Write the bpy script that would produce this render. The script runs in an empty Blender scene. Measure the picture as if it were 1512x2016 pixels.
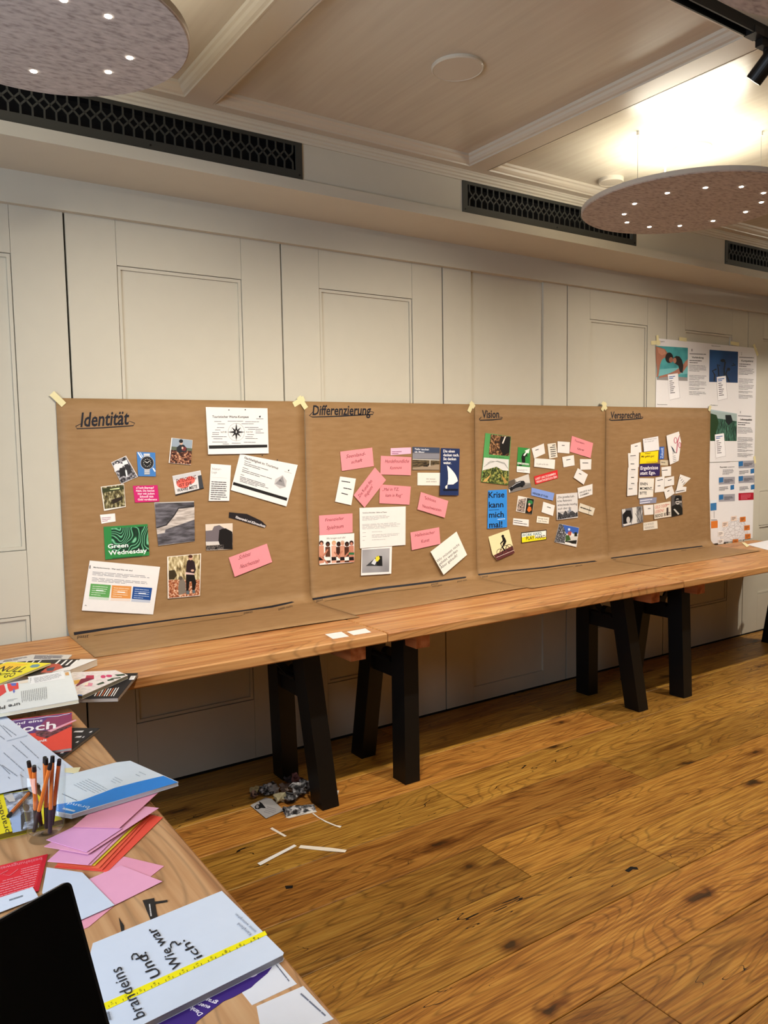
import bpy, math, random
from mathutils import Vector, Matrix

random.seed(7)
scene = bpy.context.scene
COL = scene.collection

# ------------------------------------------------------------------ camera
# world: X along the panelled wall, Y towards it, Z up; the camera stands at the end of the side table
FPX, YAW, PITCH, ROLL = 1541.72, 0.592202, 0.0825213, -0.0162817
CAMZ = 1.475
WALL_Y = 3.354                      # face of the door leaves
TABLE_Z = 0.73
_f = Vector((math.sin(YAW) * math.cos(PITCH), math.cos(YAW) * math.cos(PITCH), -math.sin(PITCH)))
_r0 = Vector((math.cos(YAW), -math.sin(YAW), 0)); _u0 = _r0.cross(_f)
_r = math.cos(ROLL) * _r0 + math.sin(ROLL) * _u0
_u = -math.sin(ROLL) * _r0 + math.cos(ROLL) * _u0
cam_data = bpy.data.cameras.new('camera')
cam_data.sensor_fit = 'HORIZONTAL'; cam_data.sensor_width = 36.0; cam_data.lens = 36.0 * FPX / 1512.0
cam_data.clip_start = 0.02
cam = bpy.data.objects.new('camera', cam_data); COL.objects.link(cam)
cam.matrix_world = Matrix(((_r.x, _u.x, -_f.x, 0), (_r.y, _u.y, -_f.y, 0), (_r.z, _u.z, -_f.z, CAMZ), (0, 0, 0, 1)))
scene.camera = cam

# ------------------------------------------------------------------ world, exposure
world = bpy.data.worlds.new('world'); scene.world = world; world.use_nodes = True
bg = world.node_tree.nodes['Background']; bg.inputs[0].default_value = (0.5, 0.6, 0.8, 1); bg.inputs[1].default_value = 0.3
scene.view_settings.view_transform = 'Standard'; scene.view_settings.look = 'None'
scene.view_settings.gamma = 1.0; scene.view_settings.use_curve_mapping = False
scene.view_settings.exposure = 0.08
scene.cycles.max_bounces = 8; scene.cycles.diffuse_bounces = 3; scene.cycles.sample_clamp_indirect = 4.0
scene.cycles.caustics_reflective = False; scene.cycles.caustics_refractive = False

# light levels (W) of the room's lamps and its window
UP_W, LED_W, SPOT_W, DAY_W = 10.5, 4.6, 175.0, 85.0

def light(name, kind, loc, energy, color, direction=(0, 0, -1), **kw):
    d = bpy.data.lights.new(name, kind); d.energy = energy; d.color = color
    for k, v in kw.items(): setattr(d, k, v)
    o = bpy.data.objects.new(name, d); COL.objects.link(o); o.location = loc
    o.rotation_euler = Vector(direction).to_track_quat('-Z', 'Y').to_euler()
    return o
# daylight through the window in the left wall
light('window_daylight', 'AREA', (-1.60, 0.95, 1.55), DAY_W, (0.72, 0.84, 1.0), (1, 0, -0.12), shape='RECTANGLE', size=1.7, size_y=1.25)

# ------------------------------------------------------------------ colour, materials
def lin(c):
    c = c.lstrip('#'); v = [int(c[i:i + 2], 16) / 255 for i in (0, 2, 4)]
    return tuple((x / 12.92 if x <= 0.04045 else ((x + 0.055) / 1.055) ** 2.4) for x in v) + (1.0,)
_mats = {}
def nodes_of(m):
    nt = m.node_tree; return nt, nt.nodes, nt.links, nt.nodes['Principled BSDF']
def mat(hexc, rough=0.7, metal=0.0, spec=0.3, noise=0.05, scale=60.0, bump=0.0, emit=0.0):
    """plain colour with faint procedural mottling"""
    key = ('p', hexc, rough, metal, spec, noise, scale, bump, emit)
    if key in _mats: return _mats[key]
    m = bpy.data.materials.new('plain_' + hexc.lstrip('#')); m.use_nodes = True
    nt, N, L, B = nodes_of(m)
    c = lin(hexc)
    B.inputs['Roughness'].default_value = rough; B.inputs['Metallic'].default_value = metal
    B.inputs['Specular IOR Level'].default_value = spec
    geo = N.new('ShaderNodeNewGeometry'); no = N.new('ShaderNodeTexNoise'); no.inputs['Scale'].default_value = scale
    no.inputs['Detail'].default_value = 3
    L.new(geo.outputs['Position'], no.inputs['Vector'])
    mx = N.new('ShaderNodeMix'); mx.data_type = 'RGBA'
    mx.inputs[6].default_value = tuple(x * (1 - noise) for x in c[:3]) + (1,)
    mx.inputs[7].default_value = tuple(min(1, x * (1 + noise)) for x in c[:3]) + (1,)
    L.new(no.outputs['Fac'], mx.inputs[0]); L.new(mx.outputs[2], B.inputs['Base Color'])
    if bump:
        bu = N.new('ShaderNodeBump'); bu.inputs['Strength'].default_value = bump; bu.inputs['Distance'].default_value = 0.002
        L.new(no.outputs['Fac'], bu.inputs['Height']); L.new(bu.outputs['Normal'], B.inputs['Normal'])
    if emit:
        B.inputs['Emission Color'].default_value = c; B.inputs['Emission Strength'].default_value = emit
    _mats[key] = m
    return m
def ramp(N, stops):
    r = N.new('ShaderNodeValToRGB'); e = r.color_ramp.elements
    while len(e) < len(stops): e.new(0.5)
    for i, (p, c) in enumerate(stops): e[i].position = p; e[i].color = lin(c)
    return r
def mottled(stops, scale=60, detail=4, stretch=(1, 1, 1), rough=0.5, distort=0.0):
    """printed photograph texture: noise through a colour ramp"""
    key = ('m', tuple(stops), scale, detail, stretch, rough, distort)
    if key in _mats: return _mats[key]
    m = bpy.data.materials.new('print_mottled'); m.use_nodes = True
    nt, N, L, B = nodes_of(m); B.inputs['Roughness'].default_value = rough; B.inputs['Specular IOR Level'].default_value = 0.3
    geo = N.new('ShaderNodeNewGeometry'); mp = N.new('ShaderNodeMapping'); mp.inputs['Scale'].default_value = stretch
    no = N.new('ShaderNodeTexNoise'); no.inputs['Scale'].default_value = scale; no.inputs['Detail'].default_value = detail
    no.inputs['Distortion'].default_value = distort
    r = ramp(N, stops)
    L.new(geo.outputs['Position'], mp.inputs[0]); L.new(mp.outputs[0], no.inputs['Vector']); L.new(no.outputs['Fac'], r.inputs[0])
    L.new(r.outputs[0], B.inputs['Base Color'])
    _mats[key] = m
    return m
OUTS = {}
def wood(name, stops, along=0, grain=26.0, rough=0.5, vary=0.0, bump=0.15, rings=0.6, spec=0.3, stretch=0.055, lines=0.0, freq=130.0):
    """solid wood: long streaks + rings along axis `along`; per-object tint"""
    m = bpy.data.materials.new(name); m.use_nodes = True
    nt, N, L, B = nodes_of(m); B.inputs['Roughness'].default_value = rough; B.inputs['Specular IOR Level'].default_value = spec
    geo = N.new('ShaderNodeNewGeometry'); info = N.new('ShaderNodeObjectInfo')
    off = N.new('ShaderNodeVectorMath'); off.operation = 'SCALE'; off.inputs[0].default_value = (13.0, 7.0, 29.0)
    L.new(info.outputs['Random'], off.inputs['Scale'])
    ad = N.new('ShaderNodeVectorMath'); ad.operation = 'ADD'; L.new(geo.outputs['Position'], ad.inputs[0]); L.new(off.outputs[0], ad.inputs[1])
    sc1 = [1.0, 1.0, 1.0]; sc1[along] = stretch
    mp = N.new('ShaderNodeMapping'); mp.inputs['Scale'].default_value = sc1; L.new(ad.outputs[0], mp.inputs[0])
    n1 = N.new('ShaderNodeTexNoise'); n1.inputs['Scale'].default_value = grain; n1.inputs['Detail'].default_value = 5; n1.inputs['Distortion'].default_value = 0.3
    L.new(mp.outputs[0], n1.inputs['Vector'])
    sc2 = [1.0, 1.0, 1.0]; sc2[along] = 0.16
    mp2 = N.new('ShaderNodeMapping'); mp2.inputs['Scale'].default_value = sc2; L.new(ad.outputs[0], mp2.inputs[0])
    n2 = N.new('ShaderNodeTexNoise'); n2.inputs['Scale'].default_value = 3.2; n2.inputs['Detail'].default_value = 2; L.new(mp2.outputs[0], n2.inputs['Vector'])
    # growth rings: sine of the warped slow noise
    mul = N.new('ShaderNodeMath'); mul.operation = 'MULTIPLY'; mul.inputs[1].default_value = 60.0; L.new(n2.outputs['Fac'], mul.inputs[0])
    sn = N.new('ShaderNodeMath'); sn.operation = 'SINE'; L.new(mul.outputs[0], sn.inputs[0])
    sn2 = N.new('ShaderNodeMath'); sn2.operation = 'MULTIPLY_ADD'; sn2.inputs[1].default_value = 0.12 * rings; L.new(sn.outputs[0], sn2.inputs[0]); L.new(n1.outputs['Fac'], sn2.inputs[2])
    r = ramp(N, stops); L.new(sn2.outputs[0], r.inputs[0])
    hsv = N.new('ShaderNodeHueSaturation'); L.new(r.outputs[0], hsv.inputs['Color'])
    if vary:
        mr = N.new('ShaderNodeMapRange'); mr.inputs['To Min'].default_value = 1 - vary; mr.inputs['To Max'].default_value = 1 + vary
        L.new(info.outputs['Random'], mr.inputs['Value']); L.new(mr.outputs[0], hsv.inputs['Value'])
        mh = N.new('ShaderNodeMath'); mh.operation = 'MULTIPLY'; mh.inputs[1].default_value = 7.31; L.new(info.outputs['Random'], mh.inputs[0]); mf = N.new('ShaderNodeMath'); mf.operation = 'FRACT'; L.new(mh.outputs[0], mf.inputs[0])
        mq = N.new('ShaderNodeMapRange'); mq.inputs['To Min'].default_value = .493; mq.inputs['To Max'].default_value = .508; L.new(mf.outputs[0], mq.inputs['Value']); L.new(mq.outputs[0], hsv.inputs['Hue'])
    out = hsv.outputs[0]
    if lines:      # thin dark growth lines
        fm = N.new('ShaderNodeMath'); fm.operation = 'MULTIPLY_ADD'; fm.inputs[1].default_value = freq; L.new(n2.outputs['Fac'], fm.inputs[0]); L.new(n1.outputs['Fac'], fm.inputs[2])
        fs = N.new('ShaderNodeMath'); fs.operation = 'SINE'; L.new(fm.outputs[0], fs.inputs[0]); fa = N.new('ShaderNodeMath'); fa.operation = 'ABSOLUTE'; L.new(fs.outputs[0], fa.inputs[0])
        fr_ = N.new('ShaderNodeMapRange'); fr_.inputs['From Max'].default_value = 0.55; fr_.inputs['To Min'].default_value = 1 - lines; L.new(fa.outputs[0], fr_.inputs['Value'])
        fx = N.new('ShaderNodeVectorMath'); fx.operation = 'SCALE'; L.new(out, fx.inputs[0]); L.new(fr_.outputs[0], fx.inputs['Scale']); out = fx.outputs[0]
    OUTS[m.name] = (out, ad.outputs[0], info.outputs['Random'])
    L.new(out, B.inputs['Base Color'])
    bu = N.new('ShaderNodeBump'); bu.inputs['Strength'].default_value = bump; bu.inputs['Distance'].default_value = 0.001
    L.new(sn2.outputs[0], bu.inputs['Height']); L.new(bu.outputs['Normal'], B.inputs['Normal'])
    return m, hsv
def insert_before_base(m, hsv, fn):
    nt, N, L, B = nodes_of(m); out, pos, rnd = OUTS[m.name]
    L.new(fn(N, L, out, pos), B.inputs['Base Color'])

# ------------------------------------------------------------------ mesh helpers
ORG = {}
class MB:
    def __init__(s): s.v = []; s.f = []; s.m = []; s.mats = []
    def mi(s, m):
        if m is None: return 0
        if m not in s.mats: s.mats.append(m)
        return s.mats.index(m)
    def add(s, vs, fs, m=None):
        k = len(s.v); s.v += [Vector(v) for v in vs]; i = s.mi(m)
        for f in fs: s.f.append([k + a for a in f]); s.m.append(i)
        return s
    def box(s, x0, x1, y0, y1, z0, z1, m=None):
        vs = [(x, y, z) for z in (z0, z1) for y in (y0, y1) for x in (x0, x1)]
        return s.add(vs, [(0, 2, 3, 1), (4, 5, 7, 6), (0, 1, 5, 4), (1, 3, 7, 5), (3, 2, 6, 7), (2, 0, 4, 6)], m)
    def hexa(s, lo, hi, m=None):
        """solid between two matching loops"""
        n = len(lo); fs = [tuple(reversed(range(n))), tuple(range(n, 2 * n))]
        fs += [(i, (i + 1) % n, n + (i + 1) % n, n + i) for i in range(n)]
        return s.add(list(lo) + list(hi), fs, m)
    def cyl(s, p0, p1, r0, r1=None, n=16, m=None, caps=True, phase=0.0):
        p0, p1 = Vector(p0), Vector(p1); r1 = r0 if r1 is None else r1
        d = (p1 - p0).normalized(); a = d.orthogonal().normalized(); b = d.cross(a)
        lo = [p0 + (a * math.cos(2 * math.pi * i / n + phase) + b * math.sin(2 * math.pi * i / n + phase)) * r0 for i in range(n)]
        hi = [p1 + (a * math.cos(2 * math.pi * i / n + phase) + b * math.sin(2 * math.pi * i / n + phase)) * r1 for i in range(n)]
        if caps: return s.hexa(lo, hi, m)
        return s.add(lo + hi, [(i, (i + 1) % n, n + (i + 1) % n, n + i) for i in range(n)], m)
    def bar(s, p0, p1, w, h, up=(0, 0, 1), m=None):
        p0, p1 = Vector(p0), Vector(p1); d = (p1 - p0).normalized(); up = Vector(up)
        a = d.cross(up).normalized(); b = a.cross(d).normalized()
        c = [a * (-w / 2) + b * (-h / 2), a * (w / 2) + b * (-h / 2), a * (w / 2) + b * (h / 2), a * (-w / 2) + b * (h / 2)]
        return s.hexa([p0 + q for q in c], [p1 + q for q in c], m)
    def lathe(s, c, prof, n=32, m=None):
        """closed profile of (radius, z) turned round the vertical through c"""
        c = Vector(c); k = len(prof); vs = []
        for i in range(n):
            a = 2 * math.pi * i / n
            vs += [c + Vector((r * math.cos(a), r * math.sin(a), z)) for r, z in prof]
        fs = [(i * k + j, ((i + 1) % n) * k + j, ((i + 1) % n) * k + (j + 1) % k, i * k + (j + 1) % k) for i in range(n) for j in range(k)]
        return s.add(vs, fs, m)
    def build(s, name, m=None, parent=None, origin=None, smooth=False, fix=False):
        if parent is not None: o0 = ORG[parent.name]
        elif origin is not None: o0 = Vector(origin)
        else:
            xs = [v.x for v in s.v]; ys = [v.y for v in s.v]; zs = [v.z for v in s.v]
            o0 = Vector(((min(xs) + max(xs)) / 2, (min(ys) + max(ys)) / 2, min(zs)))
        me = bpy.data.meshes.new(name); me.from_pydata([v - o0 for v in s.v], [], s.f)
        ms = list(s.mats)
        if m is not None:
            ms = [m] + ms if not s.mats else ms
        for q in ms: me.materials.append(q)
        if s.mats: me.polygons.foreach_set('material_index', s.m)
        if smooth: me.polygons.foreach_set('use_smooth', [True] * len(me.polygons))
        me.validate()
        if fix:
            import bmesh
            bm = bmesh.new(); bm.from_mesh(me); bmesh.ops.recalc_face_normals(bm, faces=bm.faces); bm.to_mesh(me); bm.free()
        me.update()
        o = bpy.data.objects.new(name, me); COL.objects.link(o); ORG[o.name] = o0
        if parent is not None: o.parent = parent
        else: o.location = o0
        return o
def tag(o, label=None, cat=None, group=None, kind=None):
    for k, v in (('label', label), ('category', cat), ('group', group), ('kind', kind)):
        if v: o[k] = v
    return o
def empty(name, loc, label, cat, group=None):
    o = bpy.data.objects.new(name, None); o.empty_display_size = 0.05; COL.objects.link(o); o.location = loc; ORG[o.name] = Vector(loc)
    return tag(o, label, cat, group)
def struct(mb, name, m, parent=None, **kw):
    o = mb.build(name, m, parent, **kw)
    if parent is None: o['kind'] = 'structure'
    return o
def copy_tree(o, delta, label=None, group=None):
    def rec(src, parent):
        c = src.copy(); COL.objects.link(c); c.parent = parent
        ORG[c.name] = ORG[src.name] + Vector(delta)
        for ch in list(src.children): rec(ch, c)
        return c
    c = rec(o, None); c.location = Vector(o.location) + Vector(delta)
    if label: c['label'] = label
    if group: c['group'] = group
    return c

def ray(px, py): return _r * ((px - 756) / FPX) - _u * ((py - 1008) / FPX) + _f
CAMP = Vector((0, 0, CAMZ))
def on_z(px, py, z): d = ray(px, py); return CAMP + d * ((z - CAMZ) / d.z)
def on_y(px, py, y): d = ray(px, py); return CAMP + d * (y / d.y)

# ================================================================== STRUCTURE
X0, X1, Y0 = -1.65, 8.08, -3.0
ZC, ZT = 2.78, 2.82                   # underside of the ceiling beams, coffer panels
PAINT = mat('#bfb9a9', rough=0.55, noise=0.03, scale=14, bump=0.03)
PAINT_C = mat('#b9b0a0', rough=0.32, noise=0.03, scale=9, spec=0.4)
DARKGAP = mat('#0d0b0a', rough=0.9)
BLACK_MET = mat('#34342f', rough=0.5, noise=0.1, scale=25)
BLACK_SAT = mat('#0b0b0b', rough=0.45, noise=0.1)

thin_glass = bpy.data.materials.new('thin_clear_glass'); thin_glass.use_nodes = True
_n = thin_glass.node_tree.nodes; _l = thin_glass.node_tree.links
_t = _n.new('ShaderNodeBsdfTransparent'); _t.inputs[0].default_value = (.985, .99, .988, 1); _g = _n.new('ShaderNodeBsdfGlossy'); _g.inputs['Roughness'].default_value = .02
_fr = _n.new('ShaderNodeFresnel'); _fr.inputs[0].default_value = 1.45; _mx = _n.new('ShaderNodeMixShader')
_ge = _n.new('ShaderNodeNewGeometry'); _iv = _n.new('ShaderNodeMath'); _iv.operation = 'SUBTRACT'; _iv.inputs[0].default_value = 1.0; _l.new(_ge.outputs['Backfacing'], _iv.inputs[1])
_mu = _n.new('ShaderNodeMath'); _mu.operation = 'MULTIPLY'; _l.new(_fr.outputs[0], _mu.inputs[0]); _l.new(_iv.outputs[0], _mu.inputs[1])
_l.new(_mu.outputs[0], _mx.inputs[0]); _l.new(_t.outputs[0], _mx.inputs[1]); _l.new(_g.outputs[0], _mx.inputs[2]); _l.new(_mx.outputs[0], _n['Material Output'].inputs[0])

# --- floor: oak planks
oak, hsv = wood('oak_floor', [(0.25, '#744b1c'), (0.42, '#9c692a'), (0.56, '#b58136'), (0.76, '#c69645')], along=0, grain=120, rough=0.42, vary=0.3, bump=0.2, rings=0.25, stretch=.05, lines=.38, freq=150, spec=0.35)
def oak_marks(N, L, col, pos):
    # knots
    mp = N.new('ShaderNodeMapping'); mp.inputs['Scale'].default_value = (1.0, 2.3, 1.0); L.new(pos, mp.inputs[0])
    wn = N.new('ShaderNodeTexNoise'); wn.inputs['Scale'].default_value = 9; L.new(pos, wn.inputs['Vector'])
    ws = N.new('ShaderNodeVectorMath'); ws.operation = 'MULTIPLY_ADD'; ws.inputs[1].default_value = (0.22, 0.22, 0); L.new(wn.outputs['Color'], ws.inputs[0]); L.new(mp.outputs[0], ws.inputs[2])
    vo = N.new('ShaderNodeTexVoronoi'); vo.inputs['Scale'].default_value = 1.0; vo.voronoi_dimensions = '2D'; L.new(ws.outputs[0], vo.inputs['Vector'])
    r = ramp(N, [(0.0, '#0c0603'), (0.02, '#2a180c'), (0.032, '#9a8068'), (0.095, '#ffffff')]); L.new(vo.outputs['Distance'], r.inputs[0])
    m1 = N.new('ShaderNodeMix'); m1.data_type = 'RGBA'; m1.blend_type = 'MULTIPLY'; m1.inputs[0].default_value = 0.85
    L.new(col, m1.inputs[6]); L.new(r.outputs[0], m1.inputs[7])
    # long dark cracks and stains
    mp2 = N.new('ShaderNodeMapping'); mp2.inputs['Scale'].default_value = (0.8, 5.0, 1.0); L.new(pos, mp2.inputs[0])
    n2 = N.new('ShaderNodeTexNoise'); n2.inputs['Scale'].default_value = 2.2; n2.inputs['Detail'].default_value = 6; n2.inputs['Distortion'].default_value = 0.6; L.new(mp2.outputs[0], n2.inputs['Vector'])
    r2 = ramp(N, [(0.0, '#8a7a68'), (0.30, '#c9bcae'), (0.42, '#ffffff'), (1.0, '#ffffff')]); L.new(n2.outputs['Fac'], r2.inputs[0])
    m2 = N.new('ShaderNodeMix'); m2.data_type = 'RGBA'; m2.blend_type = 'MULTIPLY'; m2.inputs[0].default_value = 0.8
    L.new(m1.outputs[2], m2.inputs[6]); L.new(r2.outputs[0], m2.inputs[7])
    # fine open cracks
    mp3 = N.new('ShaderNodeMapping'); mp3.inputs['Scale'].default_value = (1.0, 6.5, 1.0); L.new(pos, mp3.inputs[0])
    n3 = N.new('ShaderNodeTexNoise'); n3.inputs['Scale'].default_value = 1.7; n3.inputs['Detail'].default_value = 2.5; L.new(mp3.outputs[0], n3.inputs['Vector'])
    s3 = N.new('ShaderNodeMath'); s3.operation = 'SUBTRACT'; s3.inputs[1].default_value = .5; L.new(n3.outputs['Fac'], s3.inputs[0]); a3 = N.new('ShaderNodeMath'); a3.operation = 'ABSOLUTE'; L.new(s3.outputs[0], a3.inputs[0])
    k3 = N.new('ShaderNodeTexNoise'); k3.inputs['Scale'].default_value = 1.9; L.new(pos, k3.inputs['Vector'])
    w3 = N.new('ShaderNodeMapRange'); w3.inputs['From Min'].default_value = .56; w3.inputs['From Max'].default_value = .66; w3.inputs['To Max'].default_value = .0032; L.new(k3.outputs['Fac'], w3.inputs['Value'])
    c3 = N.new('ShaderNodeMath'); c3.operation = 'LESS_THAN'; L.new(a3.outputs[0], c3.inputs[0]); L.new(w3.outputs[0], c3.inputs[1])
    m3 = N.new('ShaderNodeMix'); m3.data_type = 'RGBA'; m3.inputs[7].default_value = (.012, .006, .003, 1); L.new(c3.outputs[0], m3.inputs[0]); L.new(m2.outputs[2], m3.inputs[6])
    return m3.outputs[2]
insert_before_base(oak, hsv, oak_marks)
floor = struct(MB().box(X0, X1, Y0, WALL_Y + 0.05, -0.06, -0.016), 'floor', mat('#2a190c', rough=0.9))
PLW = 0.262
joints = {0: 2.30, 1: 1.84, 2: 2.81, 3: 1.993, -2: 1.659, -1: 0.6, 4: 0.9, 5: 3.1, 6: 2.2}
plank_cache = {}
for row in range(-18, 7):
    ya = 1.603 + PLW * (row); yb = min(ya + PLW, WALL_Y + 0.04)
    ya = max(ya, Y0)
    if yb - ya < 0.03: continue
    j = joints.get(row, None)
    if j is None: j = random.uniform(0, 2.3)
    ln = 2.35
    xs = [j]
    while xs[0] > X0: xs.insert(0, xs[0] - ln)
    while xs[-1] < X1: xs.append(xs[-1] + ln)
    for a, b in zip(xs[:-1], xs[1:]):
        a, b = max(a, X0), min(b, X1)
        if b - a < 0.02: continue
        w, l = round(yb - ya - 0.003, 4), round(b - a - 0.003, 4)
        if (l, w) not in plank_cache:
            c = 0.0016; lo = [(-l / 2, -w / 2, -0.016), (l / 2, -w / 2, -0.016), (l / 2, w / 2, -0.016), (-l / 2, w / 2, -0.016)]
            md = [(x, y, -c) for x, y, z in lo]
            hi = [(x - math.copysign(c, x), y - math.copysign(c, y), 0) for x, y, z in lo]
            me = bpy.data.meshes.new('plank')
            me.from_pydata(lo + md + hi, [], [(3, 2, 1, 0), (8, 9, 10, 11)] + [(i + k, (i + 1) % 4 + k, (i + 1) % 4 + k + 4, i + k + 4) for k in (0, 4) for i in range(4)])
            me.materials.append(oak); plank_cache[(l, w)] = me
        o = bpy.data.objects.new('plank', plank_cache[(l, w)]); COL.objects.link(o); o.parent = floor
        o.location = Vector(((a + b) / 2, (ya + yb) / 2, 0)) - ORG[floor.name]

# --- panelled door wall
struct(MB().box(X0, X1, WALL_Y + 0.024, WALL_Y + 0.1, 0, 2.9), 'wall_back', DARKGAP)
def make_door(name, x0, full=False):
    """one leaf 0.955 wide: stiles, rails, two recessed panels with beads"""
    g = 0.004; xa, xb = x0 + g, x0 + 0.955 - g; y = WALL_Y; T = 0.022; zb, zt = 0.012, 2.425
    root = struct(MB().box(xa + .01, xb - .01, y + 0.014, y + T, zb, zt), name, PAINT, origin=(x0 + 0.4775, y + 0.01, 0))
    sa, sb = x0 + 0.2, x0 + 0.755
    for a, b in ((xa, sa), (sb, xb)):
        MB().box(a, b, y, y + T, zb, zt).build('stile', PAINT, root)
    rails = [(zb, 0.10), (0.83, 1.09)] if full else [(zb, 0.295), (0.83, 1.09), (2.243, zt)]
    for a, b in rails:
        MB().box(sa + .0014, sb - .0014, y + 0.0004, y + T, a, b).build('rail', PAINT, root)
    fields = [(0.10, 0.83), (1.09, zt)] if full else [(0.295, 0.83), (1.09, 2.243)]
    for a, b in fields:
        pn = MB().box(sa, sb, y + 0.013, y + 0.0141, a, b).build('panel', PAINT, root)
        if not full:
            m = MB(); w = 0.013
            g_ = .003; sl, sr, za, zb_ = sa + g_, sb - g_, a + g_, b - g_
            m.box(sl, sl + w, y + 0.004, y + 0.013, za, zb_).box(sr - w, sr, y + 0.004, y + 0.013, za, zb_)
            m.box(sl + w, sr - w, y + 0.004, y + 0.013, za, za + w).box(sl + w, sr - w, y + 0.004, y + 0.013, zb_ - w, zb_)
            m.build('bead', PAINT, pn)
    return root
proto = None
for k in range(9):
    x0 = -1.165 + 0.955 * k
    if k == 4: make_door('door_%d' % (k + 1), x0, True); continue
    if proto is None: proto = make_door('door_1', x0); px0 = x0
    else:
        c = copy_tree(proto, (x0 - px0, 0, 0)); c.name = 'door_%d' % (k + 1); ORG[c.name] = ORG[proto.name] + Vector((x0 - px0, 0, 0))
m = MB().box(X0, -1.169, WALL_Y, WALL_Y + .03, 0, 2.425).box(7.434, X1, WALL_Y, WALL_Y + .03, 0, 2.425)
struct(m, 'trim_1', PAINT)

# --- fascia, soffit, lip and bulkhead above the doors
YB = 2.985
struct(MB().box(X0, X1, WALL_Y - 0.03, WALL_Y + .05, 2.425, 2.548), 'trim_2', PAINT)
struct(MB().box(X0, X1, YB - 0.002, WALL_Y + .05, 2.548, 2.594), 'trim_3', PAINT)
struct(MB().box(X0, X1, YB - 0.012, YB - 0.002, 2.546, 2.592), 'trim_4', PAINT)
gx = [(-1.805 + 2.147 * k, -1.805 + 2.147 * k + 1.28) for k in range(5)]
m = MB(); cur = X0
for a, b in gx:
    if a > cur: m.box(cur, a, YB, YB + .04, 2.594, 2.9)
    cur = max(cur, b)
m.box(cur, X1, YB, YB + .04, 2.594, 2.9)
m.box(X0, X1, YB + 0.002, YB + .04, 2.742, 2.9)
struct(m, 'wall_bulkhead', PAINT)
# crown between bulkhead and ceiling
prof = [(YB, 2.742), (YB - .008, 2.742), (YB - .010, 2.750), (YB - .018, 2.754), (YB - .020, 2.762), (YB - .028, 2.765), (YB - .031, 2.772), (YB - .036, 2.775), (YB - .036, ZC), (YB, ZC)]
struct(MB().hexa([(X0, y, z) for y, z in prof], [(X1, y, z) for y, z in prof]), 'trim_5', PAINT)

def make_grille(a, b):
    root = empty('vent_grille', ((a + b) / 2, YB, 2.594), 'x', 'vent', 'vent grilles in the bulkhead')
    zb, zt, y0, y1 = 2.594, 2.742, YB - 0.006, YB + 0.0
    oz0, oz1, zm = 2.628, 2.727, 2.678
    m = MB().box(a, b, y0, y1, zb, oz0).box(a, b, y0, y1, oz1, zt).box(a, a + .03, y0, y1, oz0, oz1).box(b - .03, b, y0, y1, oz0, oz1)
    fr_o = m.build('frame', BLACK_MET, root)
    L = MB(); p = 0.0385; n = int((b - a - 0.06) / p); st = (a + b) / 2 - p * n / 2; w = 0.0065; ym = (y0 + y1) / 2; hd = p * 0.5
    for k in range(n + 1):
        x = st + p * k
        L.bar((x, ym, zm + hd), (x, ym, oz1 + .002), w, 0.004, (0, 1, 0)).bar((x, ym, oz0 - .002), (x, ym, zm - hd), w, 0.004, (0, 1, 0))
        for sx in (-1, 1):
            if 0 <= k + (sx + 1) / 2 - 0.5 <= n:
                for sz in (-1, 1): L.bar((x, ym, zm + sz * hd), (x + sx * p / 2, ym, zm), w, 0.0042, (0, 1, 0))
    L.build('lattice', BLACK_MET, root)
    MB().box(a, b, YB + .075, YB + .08, zb, zt).box(a, b, YB, YB + .08, zt, zt + .004).box(a, b, YB, YB + .08, zb - .001, zb + .003).build('duct', DARKGAP, root)
    for x in (a + .015, (a + b) / 2, b - .015):
        MB().cyl((x, y0, zb + .016), (x, y0 - .002, zb + .016), .004, n=8).build('screw', BLACK_SAT, fr_o)
    return root
gl = ['black lattice vent grille beyond the end of the packing paper', 'black lattice vent grille half hidden behind the big round felt lamp', 'black lattice vent grille above the white poster at the far end', 'black lattice vent grille above the Identität paper beside the felt lamp']
g0 = make_grille(*gx[1]); g0['label'] = 'black lattice vent grille with bright ledge below, above the Identität paper'
g1 = copy_tree(g0, (2.147, 0, 0), 'black lattice vent grille above the Vision paper, half hidden by a round felt lamp')
g2 = copy_tree(g0, (2.147 * 2, 0, 0), 'black lattice vent grille above the white posters beyond the Versprechen paper')

# --- coffered ceiling
ceil_wood, _h = wood('ceiling_paint', [(0.3, '#b3aa9a'), (0.5, '#b7ae9e'), (0.7, '#bab2a2')], along=1, grain=40, rough=0.24, bump=0.05, rings=0.2, spec=0.5)
ceiling = struct(MB().box(X0, X1, Y0, WALL_Y + .05, ZT, ZT + .05), 'ceiling', ceil_wood)
rows = [(1.53, 2.91), (0.045, 1.42), (-1.435, -0.065), (-2.9, -1.54)]
cols = [(-1.545 + 1.375 * k, -1.545 + 1.375 * k + 1.27) for k in range(7)]
ys = [Y0] + [v for r in sorted(rows) for v in r] + [YB]
for a, b in zip(ys[0::2], ys[1::2]):
    MB().box(X0, X1, a, b, ZC, ZT).build('beam', PAINT_C, ceiling)
xs = [X0] + [v for c in cols for v in c] + [X1]
for ya, yb in rows:
    for a, b in zip(xs[0::2], xs[1::2]):
        MB().box(a, b, ya, yb, ZC, ZT).build('beam', PAINT_C, ceiling)
cp = [(0, ZC - .001), (.007, ZC - .001), (.009, ZC + .005), (.018, ZC + .009), (.027, ZC + .017), (.032, ZC + .026), (.040, ZC + .030), (.043, ZT)]
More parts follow.
